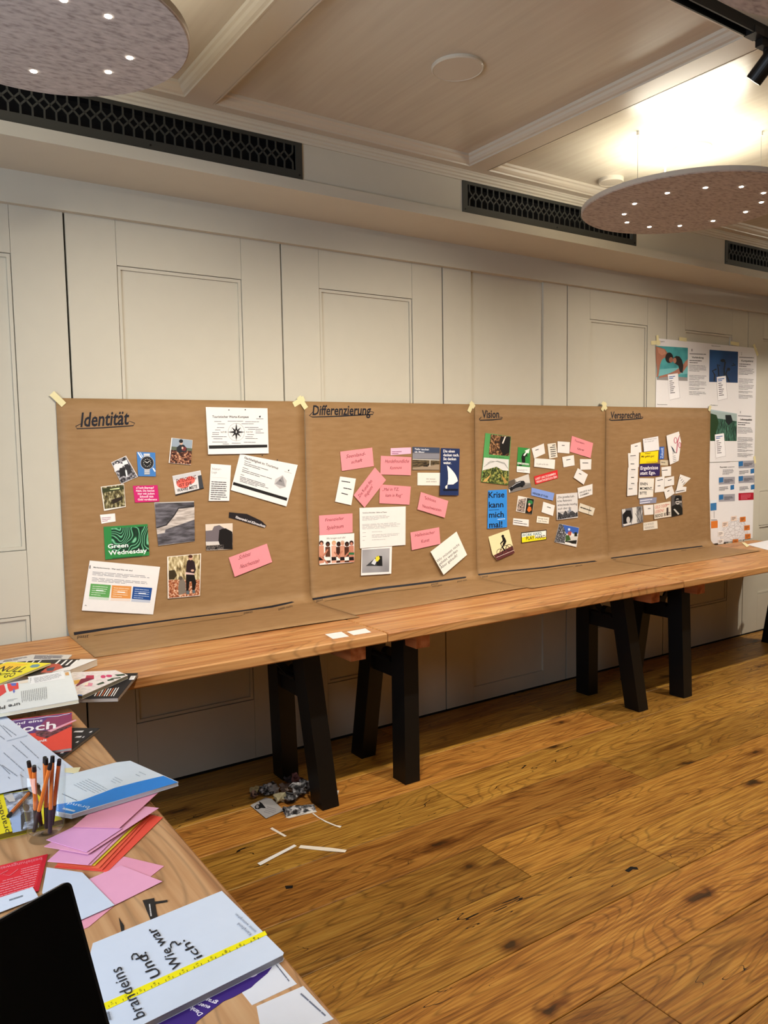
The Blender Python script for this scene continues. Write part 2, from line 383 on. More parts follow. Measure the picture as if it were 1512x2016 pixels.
for ya, yb in rows[:2]:
    for xa, xb in cols:
        m = MB()
        loops = [[(xa + d, ya + d, z), (xb - d, ya + d, z), (xb - d, yb - d, z), (xa + d, yb - d, z)] for d, z in cp]
        for l0, l1 in zip(loops[:-1], loops[1:]):
            for i in range(4):
                k = (i + 1) % 4; m.add([l0[i], l0[k], l1[k], l1[i]], [(0, 1, 2, 3)])
        m.build('coffer_moulding', PAINT_C, ceiling)

# --- the other walls, with the window that lights the side table
wl = MB()
wl.box(X0 - .15, X0, Y0, 0.1, 0, 2.9).box(X0 - .15, X0, 1.8, WALL_Y + .05, 0, 2.9).box(X0 - .15, X0, 0.1, 1.8, 0, 0.92).box(X0 - .15, X0, 0.1, 1.8, 2.18, 2.9)
struct(wl, 'wall_left', PAINT)
fr = MB()
for a, b, c, d in ((0.1, 1.8, .92, .98), (0.1, 1.8, 2.12, 2.18), (0.1, .16, .98, 2.12), (1.74, 1.8, .98, 2.12), (.92, .98, .98, 2.12)): fr.box(X0 - .1, X0 - .04, a, b, c, d)
win = struct(fr, 'window_1', mat('#e8e6e0', rough=0.4))
glass_m = thin_glass
for a, b in ((.16, .92), (.98, 1.74)): MB().box(X0 - .075, X0 - .069, a, b, .98, 2.12).build('pane', glass_m, win)
struct(MB().box(X1, X1 + .1, Y0, WALL_Y + .05, 0, 2.9), 'wall_right', PAINT)
struct(MB().box(X0 - .15, X1 + .1, Y0 - .1, Y0, 0, 2.9), 'wall_rear', PAINT)
struct(MB().box(X0, X1, WALL_Y - .0, WALL_Y + .02, 0, .012), 'baseboard_back', DARKGAP)

# ================================================================== LAMPS
felt = mottled([(0.30, '#8d8480'), (0.47, '#aaa29e'), (0.7, '#bab2ae')], scale=55, detail=6, stretch=(0.7, 1.6, 1), rough=0.95)
felt_rim = mat('#b9b0a4', rough=0.9)
led_m = mat('#fff3e0', emit=30.0, noise=0.0)
WARM = (1.0, 0.91, 0.78)
def pendant(label, c, R, z, dots, anchors, power=1.0):
    t = 0.022; root = empty('pendant_lamp', (c[0], c[1], z), label, 'lamp', 'round felt pendant lamps')
    disc = MB().lathe((c[0], c[1], z), [(0.0001, 0), (R - .003, 0), (R, .003), (R, t), (0.0001, t)], 72).build('felt_disc', felt, root)
    MB().lathe((c[0], c[1], z), [(R, .0025), (R + .002, .0035), (R + .002, t), (R, t)], 72).build('rim', felt_rim, disc)
    MB().lathe((c[0], c[1], z + t), [(0.0001, 0), (R * .62, 0), (R * .62, .012), (0.0001, .012)], 48).build('driver_housing', mat('#d8d4cc', rough=.5), root)
    for i, (x, y) in enumerate(dots):
        MB().cyl((x, y, z - .0015), (x, y, z + .002), .0085, n=12).build('led_spot', led_m, disc)
        l = light('led_light', 'SPOT', (x, y, z - .004), LED_W * power, WARM, (0, 0, -1), spot_size=math.radians(96), spot_blend=0.6, shadow_soft_size=0.006)
    for x, y in anchors:
        wr = MB().cyl((x, y, z + t), (x, y, ZT - .018), .0009, n=6).build('wire', mat('#9a9a96', rough=.4, metal=.8), root)
        MB().cyl((x, y, ZT - .018), (x, y, ZT), .006, n=12).build('ceiling_anchor', mat('#d0ccc2', rough=.4), wr)
    light('lamp_uplight', 'AREA', (c[0], c[1], z + t + .02), UP_W * power if power <= 1 else UP_W * .8, (1.0, 0.94, 0.78), (0, 0, 1), shape='DISK', size=R * 1.1)
    return root
ring = lambda c, r, n, ph=0: [(c[0] + r * math.cos(2 * math.pi * i / n + ph), c[1] + r * math.sin(2 * math.pi * i / n + ph)) for i in range(n)]
LZ = 2.54
rd = [on_z(1100 + a / 3.67, 200 + b / 3.67, LZ).xy[:] for a, b in [(548, 738), (785, 660), (1060, 622), (1320, 615), (1480, 660), (1465, 727), (1350, 797), (1115, 862), (875, 897), (655, 905), (493, 873), (473, 813)]]
pendant('large round grey felt pendant lamp below the brightly lit ceiling coffer', (3.195, 2.253), .461, LZ, rd, [(2.893, 2.284), (3.36, 2.0), (3.40, 2.52)])
ld = [on_z(a / 2.439, b / 2.439, LZ).xy[:] for a, b in [(520, 78), (623, 277), (520, 345), (162, 342), (305, 0)]] + [(.30, 2.36), (.25, 2.22), (.32, 2.07)]
pendant('round lilac-grey felt pendant lamp hanging over the magazine pile', (.458, 2.208), .366, LZ, ld, [(.2, 2.2), (.58, 1.98), (.6, 2.42)], 0.6)
c3 = (5.95, 2.23)
pendant('round felt pendant lamp out beyond the white posters', c3, .461, LZ, ring(c3, .3, 12), [(5.65, 2.25), (6.1, 2.0), (6.15, 2.5)])

# --- lighting track with spotlights
track = empty('lighting_track', (2.5, 1.475, ZC), 'black lighting track fixed along the white ceiling beam', 'track')
tm = MB().box(-1.2, 7.2, 1.458, 1.463, 2.745, ZC).box(-1.2, 7.2, 1.487, 1.492, 2.745, ZC).box(-1.2, 7.2, 1.463, 1.487, 2.772, ZC)
tm.build('rail', BLACK_SAT, track)
for a in (-.1, 2.40, 5.0): MB().box(a, a + .05, 1.456, 1.494, 2.7435, 2.765).build('joiner', mat('#1b1b1b', rough=.3), track)
def spotlight(x, label, aim):
    root = empty('track_spotlight', (x, 1.475, 2.745), label, 'spotlight', 'spotlights on the ceiling track')
    MB().box(x - .04, x + .04, 1.463, 1.487, 2.722, 2.7455).build('adapter', BLACK_SAT, root)
    h = Vector((x, 1.475, 2.675)); d = (Vector(aim) - h).normalized()
    MB().cyl((x, 1.475, 2.672), (x, 1.475, 2.724), .008, n=12).build('stem', BLACK_SAT, root)
    p0, p1 = h - d * .045, h + d * .052
    hd = MB().cyl(p0, p1, .027, n=28).build('housing', BLACK_SAT, root)
    MB().cyl(p1 - d * .0005, p1 + d * .001, .022, n=24).build('lens', mat('#ffe9c8', emit=6.0), hd)
    light('spot_beam', 'SPOT', p1 + d * .006, SPOT_W, WARM, d, spot_size=math.radians(86), spot_blend=1.0, shadow_soft_size=0.026)
spotlight(2.492, 'black cylindrical spotlight hanging from the track beside the large felt lamp', (2.35, 3.3, .95))
spotlight(.9, 'black cylindrical spotlight on the track above the side table', (1.2, 3.3, .95))
spotlight(4.35, 'black cylindrical spotlight on the track towards the white posters', (3.95, 3.3, .95))
spotlight(6.2, 'black cylindrical spotlight at the far end of the track', (5.4, 3.3, .95))
# lamps of the room's other half light the open floor
for x, y, l in ((1.83, .73, 'round felt pendant lamp over the open floor behind the camera side'), (4.58, .73, 'round felt pendant lamp over the open floor towards the far wall')):
    pendant(l, (x, y), .461, LZ, ring((x, y), .3, 12), [(x - .3, y), (x + .15, y - .25), (x + .2, y + .27)], 2.3)

# --- round covers in the coffers
def cover(x, y, r, label, h=.012):
    o = MB().lathe((x, y, ZT - h), [(0.0001, .002), (r - .006, .002), (r - .004, 0), (r, .004), (r, h), (0.0001, h)], 48).build('ceiling_speaker', PAINT_C)
    tag(o, label, 'ceiling cover', 'round covers on the coffered ceiling')
cover(1.86, 2.25, .093, 'round white cover in the middle of the plain unlit coffer')
cover(3.27, 2.28, .085, 'round white cover in the glaring coffer above the large felt lamp')
cover(3.283, 2.755, .062, 'small round white detector near the edge of the lit coffer', .02)

# ================================================================== TABLES
pine, ph = wood('larch_top', [(0.28, '#925a2e'), (0.42, '#ae7644'), (0.55, '#be8a54'), (0.75, '#ca9a64')], along=0, grain=42, rough=0.42, bump=0.08, rings=0.3, stretch=.03, lines=.3, freq=110)
pine2, ph2 = wood('larch_top_side', [(0.28, '#a07048'), (0.42, '#b8895c'), (0.55, '#c6996c'), (0.75, '#d0a87c')], along=1, grain=42, rough=0.45, bump=0.08, rings=0.3, stretch=.03, lines=.3, freq=110)
redwood, ph3 = wood('batten_wood', [(0.3, '#8a4a24'), (0.5, '#b0683a'), (0.7, '#c58050')], along=1, grain=24, rough=0.5)
def knots(N, L, col, pos):
    mp = N.new('ShaderNodeMapping'); mp.inputs['Scale'].default_value = (1.1, 2.6, .3); L.new(pos, mp.inputs[0])
    vo = N.new('ShaderNodeTexVoronoi'); vo.inputs['Scale'].default_value = 1.0; L.new(mp.outputs[0], vo.inputs['Vector'])
    r = ramp(N, [(0.0, '#5a3418'), (0.02, '#7a4a26'), (0.05, '#e0c8b0'), (0.09, '#ffffff')]); L.new(vo.outputs['Distance'], r.inputs[0])
    m1 = N.new('ShaderNodeMix'); m1.data_type = 'RGBA'; m1.blend_type = 'MULTIPLY'; m1.inputs[0].default_value = 0.9
    L.new(col, m1.inputs[6]); L.new(r.outputs[0], m1.inputs[7]); return m1.outputs[2]
insert_before_base(pine, ph, knots)
def slab(x0, x1, y0, y1, z0, z1, c=.005):
    lo = [(x0 + c, y0 + c, z0), (x1 - c, y0 + c, z0), (x1 - c, y1 - c, z0), (x0 + c, y1 - c, z0)]
    a = [(x0, y0, z0 + c), (x1, y0, z0 + c), (x1, y1, z0 + c), (x0, y1, z0 + c)]
    b = [(x, y, z1 - c) for x, y, z in a]; hi = [(x, y, z1) for x, y, z in lo]
    return MB().add(lo + a + b + hi, [(3, 2, 1, 0), (12, 13, 14, 15)] + [(k + i, k + (i + 1) % 4, k + 4 + (i + 1) % 4, k + 4 + i) for k in (0, 4, 8) for i in range(4)])
TF, TBK = 2.567, 3.33
def trestle(root, xb, lean, xbat):
    """folding trestle: two splayed black legs, a stretcher, a brace and the wooden batten above"""
    w = .039; zt = .692
    for yb_, yt_ in ((2.757, 2.80), (3.115, 3.03)):
        lo = [(xb - w, yb_ - .048, 0), (xb + w, yb_ - .048, 0), (xb + w, yb_ + .048, 0), (xb - w, yb_ + .048, 0)]
        hi = [(xb + lean - w, yt_ - .048, zt), (xb + lean + w, yt_ - .048, zt), (xb + lean + w, yt_ + .048, zt), (xb + lean - w, yt_ + .048, zt)]
        MB().hexa(lo, hi).build('leg', BLACK_SAT, root)
    f = .70; xs_ = xb + lean * f
    MB().box(xs_ - .022, xs_ + .022, 2.78, 3.06, .445, .515).build('stretcher', BLACK_SAT, root)
    s = -1 if lean < 0 else 1
    MB().bar((xs_, 2.92, .50), (xs_ + s * .16, 2.92, .688), .03, .012, (0, 1, 0)).build('brace', BLACK_SAT, root)
    MB().cyl((xs_ - .03, 2.85, .525), (xs_ - .03, 2.99, .525), .012, n=12).build('hinge_pin', BLACK_SAT, root)
    MB().cyl((xs_ + .0, 2.90, .535), (xs_ + .0, 2.935, .535), .03, n=16).build('clamp_wheel', BLACK_SAT, root)
    MB().box(xbat - .036, xbat + .036, 2.665, 3.24, .61, .692).build('batten', redwood, root)
tops = [(-.2, 1.733), (1.738, 3.668), (3.673, 5.605)]
labs = ['light larch trestle table under the Identität paper with magazines at its end', 'light larch trestle table under the Differenzierung and Vision papers', 'light larch trestle table under the Versprechen paper, towards the white posters']
cfg = [((.03, .05, .03), (1.537, -.06, 1.655)), ((1.952, .03, 1.985), (3.53, -.10, 3.56)), ((3.928, .02, 3.97), (5.50, .04, 5.42))]
for (a, b), lb, cf in zip(tops, labs, cfg):
    t = empty('trestle_table', ((a + b) / 2, (TF + TBK) / 2, 0), lb, 'table', 'trestle tables along the wall')
    slab(a, b, TF, TBK, TABLE_Z - .04, TABLE_Z).build('tabletop', pine, t)
    for c in cf: trestle(t, *c)
# side table at right angles
t = empty('trestle_table', (.083, 1.41, 0), 'larch side table covered with magazines, cards and a laptop', 'table', 'trestle tables along the wall')
slab(-.317, .483, .45, 2.38, TABLE_Z - .04, TABLE_Z).build('tabletop', pine2, t)
for yb_ in (.75, 2.05):
    for sx in (-1, 1):
        xb_, xt_ = .08 + sx * .2, .08 + sx * .14
        MB().hexa([(xb_ - .045, yb_ - .04, 0), (xb_ + .045, yb_ - .04, 0), (xb_ + .045, yb_ + .04, 0), (xb_ - .045, yb_ + .04, 0)],
                  [(xt_ - .045, yb_ - .04, .692), (xt_ + .045, yb_ - .04, .692), (xt_ + .045, yb_ + .04, .692), (xt_ - .045, yb_ + .04, .692)]).build('leg', BLACK_SAT, t)
    MB().box(-.06, .22, yb_ - .02, yb_ + .02, .445, .515).build('stretcher', BLACK_SAT, t)
    MB().box(-.25, .42, yb_ - .036, yb_ + .036, .618, .692).build('batten', redwood, t)

# ================================================================== PAPER HELPERS
WHITE = '#e6e2de'; PINK = '#ef8f96'; INK = '#1b1a1d'; GREYINK = '#77747a'
_glyph = {}
def glyphs(s, bold):
    """text outline as a flat mesh: x in 0..1 over its length, y in cap heights"""
    if (s, bold) not in _glyph:
        c = bpy.data.curves.new('t', 'FONT'); c.body = s; c.resolution_u = 2; c.offset = 0.017 * bold
        o = bpy.data.objects.new('t', c); me = bpy.data.meshes.new_from_object(o)
        xs = [v.co.x for v in me.vertices]; a, b = min(xs), max(xs)
        _glyph[(s, bold)] = ([((v.co.x - a) / (b - a), v.co.y / 0.69) for v in me.vertices], [tuple(p.vertices) for p in me.polygons])
        bpy.data.meshes.remove(me); bpy.data.objects.remove(o); bpy.data.curves.remove(c)
    return _glyph[(s, bold)]
class K:
    """a picture frame of reference: origin and scale of measured corner coordinates"""
    def __init__(s, ox, oy, sc): s.o = (ox, oy); s.s = sc
    def __call__(s, p): return (s.o[0] + p[0] / s.s, s.o[1] + p[1] / s.s)
class Plane:
    def __init__(s, p, n): s.p = Vector(p); s.n = Vector(n).normalized()
    def hit(s, px, py, off=0.0):
        d = ray(px, py); q = s.p + s.n * off
        return CAMP + d * ((q - CAMP).dot(s.n) / d.dot(s.n))
class Sheet:
    """a flat piece of paper measured by its corners on a plane; print and lettering become its parts"""
    def __init__(s, name, label, cat, k, corners, col, plane, group=None, thick=.0006, m=None, pages=None):
        s.k, s.pl = k, plane; s.name = name
        top = [plane.hit(*k(c)) for c in corners]
        # loop counter-clockwise seen from the front
        ar = sum((a - top[0]).cross(b - top[0]).dot(plane.n) for a, b in zip(top[1:], top[2:]))
        if ar < 0: top = top[::-1]
        th = pages[0] if pages else thick
        mm = m or mat(col, rough=0.6, noise=0.03, scale=40)
        if pages:      # magazine: cover on a page block
            cen = sum(top, Vector()) / len(top) - plane.n * th
            s.root = empty(name, cen, label, cat, group)
            s.par = MB().hexa([p - plane.n * .0006 for p in top], top).build('cover', mm, s.root)
            ins = [p + (cen - p) * .006 for p in top]
            MB().hexa([p - plane.n * (th - .0005) + (p - p) for p in ins], [p - plane.n * .0006 for p in ins]).build('page_block', mat(pages[1], rough=.8, noise=.12, scale=900), s.root)
            MB().hexa([p - plane.n * th for p in top], [p - plane.n * (th - .0005) for p in top]).build('back_cover', mm, s.root)
        else:
            cen = sum(top, Vector()) / len(top) - plane.n * th
            s.root = tag(MB().hexa([p - plane.n * th for p in top], top).build(name, mm, origin=cen), label, cat, group)
        s.pr = MB(); s.tx = MB(); s.tl = []; s.z = 0.0003
    def P(s, p, off=None): return s.pl.hit(*s.k(p), off=s.z if off is None else off)
    def lay(s): s.z += 0.00002; return s
    def poly(s, m, pts):
        m = mat(m, rough=.5, noise=.04) if isinstance(m, str) else m
        s.lay(); s.pr.add([s.P(p) for p in pts], [tuple(range(len(pts)))], m); return s
    def rect(s, m, x0, y0, x1, y1): return s.poly(m, [(x0, y0), (x1, y0), (x1, y1), (x0, y1)])
    def ell(s, m, cx, cy, rx, ry=None, n=20, ring=0.0):
        ry = rx if ry is None else ry; m = mat(m, rough=.5, noise=.04) if isinstance(m, str) else m; s.lay()
        o = [(cx + rx * math.cos(2 * math.pi * i / n), cy + ry * math.sin(2 * math.pi * i / n)) for i in range(n)]
        if ring:
            q = [(cx + (rx - ring) * math.cos(2 * math.pi * i / n), cy + (ry - ring) * math.sin(2 * math.pi * i / n)) for i in range(n)]
            s.pr.add([s.P(p) for p in o + q], [(i, (i + 1) % n, n + (i + 1) % n, n + i) for i in range(n)], m)
        else: s.pr.add([s.P(p) for p in o], [tuple(range(n))], m)
        return s
    def stroke(s, m, pts, w, tx=False):
        m = mat(m, rough=.5) if isinstance(m, str) else m; s.lay(); a = []; b = []
        for i, p in enumerate(pts):
            q0, q1 = pts[max(i - 1, 0)], pts[min(i + 1, len(pts) - 1)]
            dx, dy = q1[0] - q0[0], q1[1] - q0[1]; l = math.hypot(dx, dy) or 1
            ww = w[i] if isinstance(w, (list, tuple)) else w
            a.append((p[0] - dy / l * ww / 2, p[1] + dx / l * ww / 2)); b.append((p[0] + dy / l * ww / 2, p[1] - dx / l * ww / 2))
        n = len(pts); (s.tx if tx else s.pr).add([s.P(p) for p in a + b], [(i, i + 1, n + i + 1, n + i) for i in range(n - 1)], m); return s
    def text(s, st, p0, p1, pu, m=INK, bold=False):
        m = mat(m, rough=.5) if isinstance(m, str) else m; s.lay(); vs, fs = glyphs(st, bold)
        mb = MB(); s.tl.append(mb); mb.add([s.P((p0[0] + x * (p1[0] - p0[0]) + y * (pu[0] - p0[0]), p0[1] + x * (p1[1] - p0[1]) + y * (pu[1] - p0[1]))) for x, y in vs], fs, m); return s
    def bars(s, m, tl, tr, bl, n, w, fill=.97, word=.13, last=.6):
        """lines of small print too fine to read: broken strokes"""
        m = mat(m, rough=.5) if isinstance(m, str) else m; s.lay(); rnd = random.Random(hash((tl, n)) & 0xffff)
        for i in range(n):
            t = i / max(1, n - 1); a = (tl[0] + (bl[0] - tl[0]) * t, tl[1] + (bl[1] - tl[1]) * t); d = (tr[0] - tl[0], tr[1] - tl[1])
            x = 0.0; end = (last if i == n - 1 and n > 1 else rnd.uniform(.86, 1.0)) * fill
            while x < end:
                x2 = min(end, x + word * rnd.uniform(.5, 1.5))
                q = [(a[0] + d[0] * x, a[1] + d[1] * x), (a[0] + d[0] * x2, a[1] + d[1] * x2)]
                l = math.hypot(*d); nx, ny = -d[1] / l * w / 2, d[0] / l * w / 2
                s.tx.add([s.P(p) for p in [(q[0][0] + nx, q[0][1] + ny), (q[1][0] + nx, q[1][1] + ny), (q[1][0] - nx, q[1][1] - ny), (q[0][0] - nx, q[0][1] - ny)]], [(0, 1, 2, 3)], m)
                x = x2 + .018
        return s
    def done(s):
        for mb, nm in [(s.pr, 'marker_line' if isinstance(s, OnPaper) else 'printed_picture'), (s.tx, 'fine_print')] + [(q, 'lettering') for q in s.tl]:
            if mb.v:
                for i, f in enumerate(mb.f):      # face towards the viewer
                    a, b, c = mb.v[f[0]], mb.v[f[1]], mb.v[f[2]]
                    if (b - a).cross(c - a).dot(s.pl.n) < 0: mb.f[i] = f[::-1]
                o = mb.build(nm, None, getattr(s, 'par', s.root))
                if nm == 'fine_print': o['kind'] = 'stuff'
        return s.root
    def flush(s, nm):
        s.done_print(s.pr, nm); s.pr = MB(); return s
    def done_print(s, mb, nm):
        for i, f in enumerate(mb.f):
            a, b, c = mb.v[f[0]], mb.v[f[1]], mb.v[f[2]]
            if (b - a).cross(c - a).dot(s.pl.n) < 0: mb.f[i] = f[::-1]
        mb.build(nm, None, getattr(s, 'par', s.root))
YP = WALL_Y - 0.0075                 # face of the packing paper
def wallplane(k, corners, over=0, tilt=None):
    """plane of a note stuck on at its top edge: it stands off a little more towards the bottom"""
    ys_ = [on_y(*k(c), YP) for c in corners]; zt = max(p.z for p in ys_)
    tl = random.uniform(.012, .03) if tilt is None else tilt
    n = Vector((random.uniform(-.008, .008), -1, tl)).normalized()
    xm = sum(p.x for p in ys_) / len(ys_)
    return Plane((xm, YP - .0022 - over * .0022, zt), n)
def note(name, label, cat, k, corners, col, group=None, over=0, tilt=None, m=None):
    return Sheet(name, label, cat, k, corners, col, wallplane(k, corners, over, tilt), group, m=m)

# ================================================================== PACKING PAPER
kraft = bpy.data.materials.new('kraft_paper'); kraft.use_nodes = True
nt, N, L, B = nodes_of(kraft); B.inputs['Roughness'].default_value = .62; B.inputs['Specular IOR Level'].default_value = .25
geo = N.new('ShaderNodeNewGeometry'); mp = N.new('ShaderNodeMapping'); mp.inputs['Scale'].default_value = (.4, 1, 1.8); L.new(geo.outputs['Position'], mp.inputs[0])
no = N.new('ShaderNodeTexNoise'); no.inputs['Scale'].default_value = 34; no.inputs['Detail'].default_value = 6; L.new(mp.outputs[0], no.inputs['Vector'])
r = ramp(N, [(0.3, '#8d6c47'), (0.5, '#92714b'), (0.7, '#977650')]); L.new(no.outputs['Fac'], r.inputs[0]); L.new(r.outputs[0], B.inputs['Base Color'])
n2 = N.new('ShaderNodeTexNoise'); n2.inputs['Scale'].default_value = 4.5; n2.inputs['Detail'].default_value = 3; L.new(mp.outputs[0], n2.inputs['Vector'])
bu = N.new('ShaderNodeBump'); bu.inputs['Strength'].default_value = .22; bu.inputs['Distance'].default_value = .02; L.new(n2.outputs['Fac'], bu.inputs['Height']); L.new(bu.outputs['Normal'], B.inputs['Normal'])

def paper_strip(label, xa, xb, zt0, zt1, yf0, yf1, curl_r=0.0, skew=0.0):
    prof = []
    for i in range(15): prof.append((YP, 1 - i / 14 * 1.0, 'v'))
    R = .055; zt_ = TABLE_Z + .0016; cols_ = 24
    pts = []
    for j in range(cols_ + 1):
        t = j / cols_; x = xa + (xb - xa) * t; zt = zt0 + (zt1 - zt0) * t; yf = yf0 + (yf1 - yf0) * t
        row = []
        for i in range(13): row.append(Vector((x, YP, zt + (zt_ + R - zt) * i / 12)))
        for i in range(1, 9):
            a = math.pi / 2 * i / 8; row.append(Vector((x, YP - R + R * math.cos(a), zt_ + R - R * math.sin(a))))
        y1 = YP - R
        for i in range(1, 7): row.append(Vector((x, y1 + (yf - y1) * i / 6, zt_ + .0045 * (i / 6) ** 4 * (.5 + .5 * math.sin(x * 5.3)))))
        e = max(0, (t - .90) / .10) * curl_r                       # right edge curls off near the fold
        for i, v in enumerate(row):
            if 8 <= i <= 20 and e > 0: v.y -= .03 * e * e * min(1, (i - 7) / 5); v.z += .006 * e * (1 if i > 14 else 0)
            v.x += skew * max(0, (i - 8)) / 20
        pts.append(row)
    n = len(pts[0]); m = MB(); vs = [v for r_ in pts for v in r_]
    m.add(vs, [(j * n + i, j * n + i + 1, (j + 1) * n + i + 1, (j + 1) * n + i) for j in range(cols_) for i in range(n - 1)])
    o = m.build('packing_paper', kraft, origin=((xa + xb) / 2, YP, TABLE_Z), smooth=True)
    md = o.modifiers.new('thickness', 'SOLIDIFY'); md.thickness = .0006; md.offset = -1
    return tag(o, label, 'paper', 'packing paper sheets taped to the doors')
K1, K2, K3, K4, K5 = K(90, 770, 2.8528), K(570, 770, 3.979), K(920, 780, 5.04), K(1170, 780, 4.421), K(1260, 640, 4.381)
K9, K10, K11, K12, K13, K14, K15, K16 = K(1220, 850, 10.08), K(1000, 850, 7.958), K(1000, 930, 7.958), K(190, 850, 6.574), K(620, 870, 6.873), K(800, 870, 7.469), K(400, 795, 7.56), K(150, 1070, 5.6)
MARK = '#14161f'
strips = [('brown packing paper headed Identität, folded forward onto the table', .680, 1.800, 1.692, 1.700, 2.905, 2.878, .6),
          ('brown packing paper headed Differenzierung with pink cards', 1.803, 2.868, 1.700, 1.704, 2.925, 2.935, .5),
          ('brown packing paper headed Vision with a ring of small notes', 2.870, 3.950, 1.704, 1.709, 2.905, 2.915, 1.0),
          ('brown packing paper headed Versprechen beside the white posters', 3.953, 5.062, 1.709, 1.714, 2.93, 2.945, .8)]
papers = [paper_strip(*a) for a in strips]
class OnPaper(Sheet):
    """writing straight on a packing paper sheet"""
    def __init__(s, root, k, plane): s.root, s.k, s.pl = root, k, plane; s.pr = MB(); s.tx = MB(); s.tl = []; s.z = .0004
    def P(s, p, off=None):
        # the sheet runs down the wall, round the fold and out over the table
        R, e = .055, .0006; zt_ = TABLE_Z + .0016; px = s.k(p); d = ray(*px)
        q = on_y(*px, YP - e)
        if q.z >= zt_ + R: return q
        q = on_z(*px, zt_ + e)
        if q.y <= YP - R: return q
        cy, cz, r_ = YP - R, zt_ + R, R - e          # d*t against the cylinder, far root
        a = d.y ** 2 + d.z ** 2; oz = CAMZ - cz; b = 2 * (-cy * d.y + oz * d.z); c = cy ** 2 + oz ** 2 - r_ ** 2
        return CAMP + d * ((-b + math.sqrt(max(0, b * b - 4 * a * c))) / (2 * a))
wp = Plane((0, YP - .0008, 0), (0, -1, 0)); tp = Plane((0, 0, TABLE_Z + .0026), (0, 0, 1))
heads = [(K1, 'Identität', (195, 200), (465, 186), (203, 122), [(200, 183), (168, 198), (176, 211), (320, 206), (492, 194), (500, 180), (468, 168)]),
         (K2, 'Differenzierung', (180, 187), (635, 186), (186, 112), [(185, 160), (156, 193), (180, 203), (400, 196), (652, 182), (660, 166), (632, 158)]),
         (K3, 'Vision', (146, 216), (316, 214), (146, 140), [(140, 206), (119, 228), (127, 240), (250, 235), (342, 225), (349, 212), (318, 206)]),
         (K4, 'Versprechen', (140, 194), (402, 188), (143, 136), [(142, 190), (131, 204), (150, 211), (300, 203), (418, 192), (425, 183), (404, 178)])]
for o, (k, s_, p0, p1, pu, sw) in zip(papers, heads):
    q = OnPaper(o, k, wp); wd = k.s * 1.9
    q.text(s_, p0, p1, pu, '#10131f', 1.25).stroke('#10131f', sw, [wd * .6, wd * .9, wd, wd * 1.2, wd, wd * .8, wd * .5]); q.done()
KL = K(140, 1170, 2.9077)
lines = [(papers[0], [(16, 226), (250, 190), (620, 140), (1000, 92), (1150, 70), (1270, 44), (1375, 32)], [17, 12, 8, 8, 12, 9, 7], [('passt', (35, 250), (98, 247), (38, 230)), ('passt', (990, 112), (1040, 104), (990, 98)), ('passt nicht', (1188, 90), (1270, 72), (1184, 76))], [(130, 236), (700, 160), (980, 121)]),
         (papers[1], None, None, None, None), (papers[2], None, None, None, None), (papers[3], None, None, None, None)]
q = OnPaper(papers[0], KL, tp); q.stroke(MARK, lines[0][1], lines[0][2])
for t_ in lines[0][3]: q.text(*t_, MARK)
q.stroke('#4a3a22', lines[0][4], 1.4, True); q.done()
q = OnPaper(papers[1], K2, tp); q.stroke(MARK, [(180, 1630), (420, 1590), (700, 1545), (900, 1522), (1200, 1484), (1462, 1446)], [16, 17, 18, 16, 14, 12])
q.text('passt', (212, 1650), (262, 1640), (210, 1630), MARK).text('passt', (1112, 1520), (1165, 1512), (1112, 1504), MARK).text('nicht ganz', (1115, 1535), (1195, 1522), (1115, 1525), MARK).text('passt nicht', (1315, 1496), (1392, 1484), (1313, 1482), MARK)
q.stroke('#4a3a22', [(275, 1645), (700, 1580), (1090, 1535)], 2.0, True); q.done()
q = OnPaper(papers[2], K3, tp); q.stroke(MARK, [(105, 1772), (400, 1735), (770, 1700), (1000, 1668), (1390, 1622)], [15, 14, 15, 13, 11])
q.text('passt', (150, 1800), (205, 1792), (148, 1780), MARK).text('passt nicht', (1075, 1690), (1140, 1680), (1075, 1678), MARK); q.stroke('#4a3a22', [(230, 1798), (600, 1745), (1050, 1688)], 2.2, True); q.done()
q = OnPaper(papers[3], K4, tp); q.stroke(MARK, [(130, 1412), (400, 1376), (700, 1334), (1012, 1296)], [10, 11, 11, 9])
q.text('passt', (150, 1430), (190, 1424), (150, 1417), MARK).text('passt', (760, 1346), (800, 1340), (760, 1334), MARK).text('nicht', (905, 1328), (965, 1320), (905, 1318), MARK); q.done()

# ================================================================== NOTES ON THE PAPERS
G = 'clippings and cards stuck on the packing paper'
def wcard(k, corners, label, words=(), over=0, col=WHITE, ink=INK, w=None):
    """small white card with one or more short lines too small to read"""
    s = note('note_card', label, 'card', k, corners, col, G, over)
    for a, b in words: s.bars(ink, a, b, a, 1, w or k.s * 1.3, word=.9)
    return s
# ---- Identität
s = note('printed_sheet', 'white landscape sheet titled Touristischer Werte-Kompass with a black compass rose', 'sheet', K15, [(38, 48), (957, 66), (975, 738), (75, 752)], WHITE, G, 1)
s.poly('#1a1919', [(83, 620), (953, 607), (955, 650), (85, 670)]).text('Touristischer Werte-Kompass', (135, 208), (678, 210), (135, 174), INK, True)
s.ell('#55545a', 493, 421, 124, 133, 40, 3).ell('#8a898d', 493, 421, 84, 90, 32, 3)
for i in range(8):
    a = math.pi / 4 * i; R_ = 132 if i % 2 == 0 else 98; c, d = math.cos(a), math.sin(a)
    s.poly('#1a191b', [(493 + c * R_, 421 + d * R_ * 1.05), (493 - d * 22, 421 + c * 22), (493 + d * 22, 421 - c * 22)])
s.ell('#1d1c1e', 493, 421, 40, 42).poly(WHITE, [(488, 400), (496, 396), (500, 432), (484, 432)])
s.ell(INK, 383, 92, 9, 9, 10).ell(INK, 626, 88, 9, 9, 10).poly(INK, [(832, 182), (858, 176), (850, 206), (838, 206)])
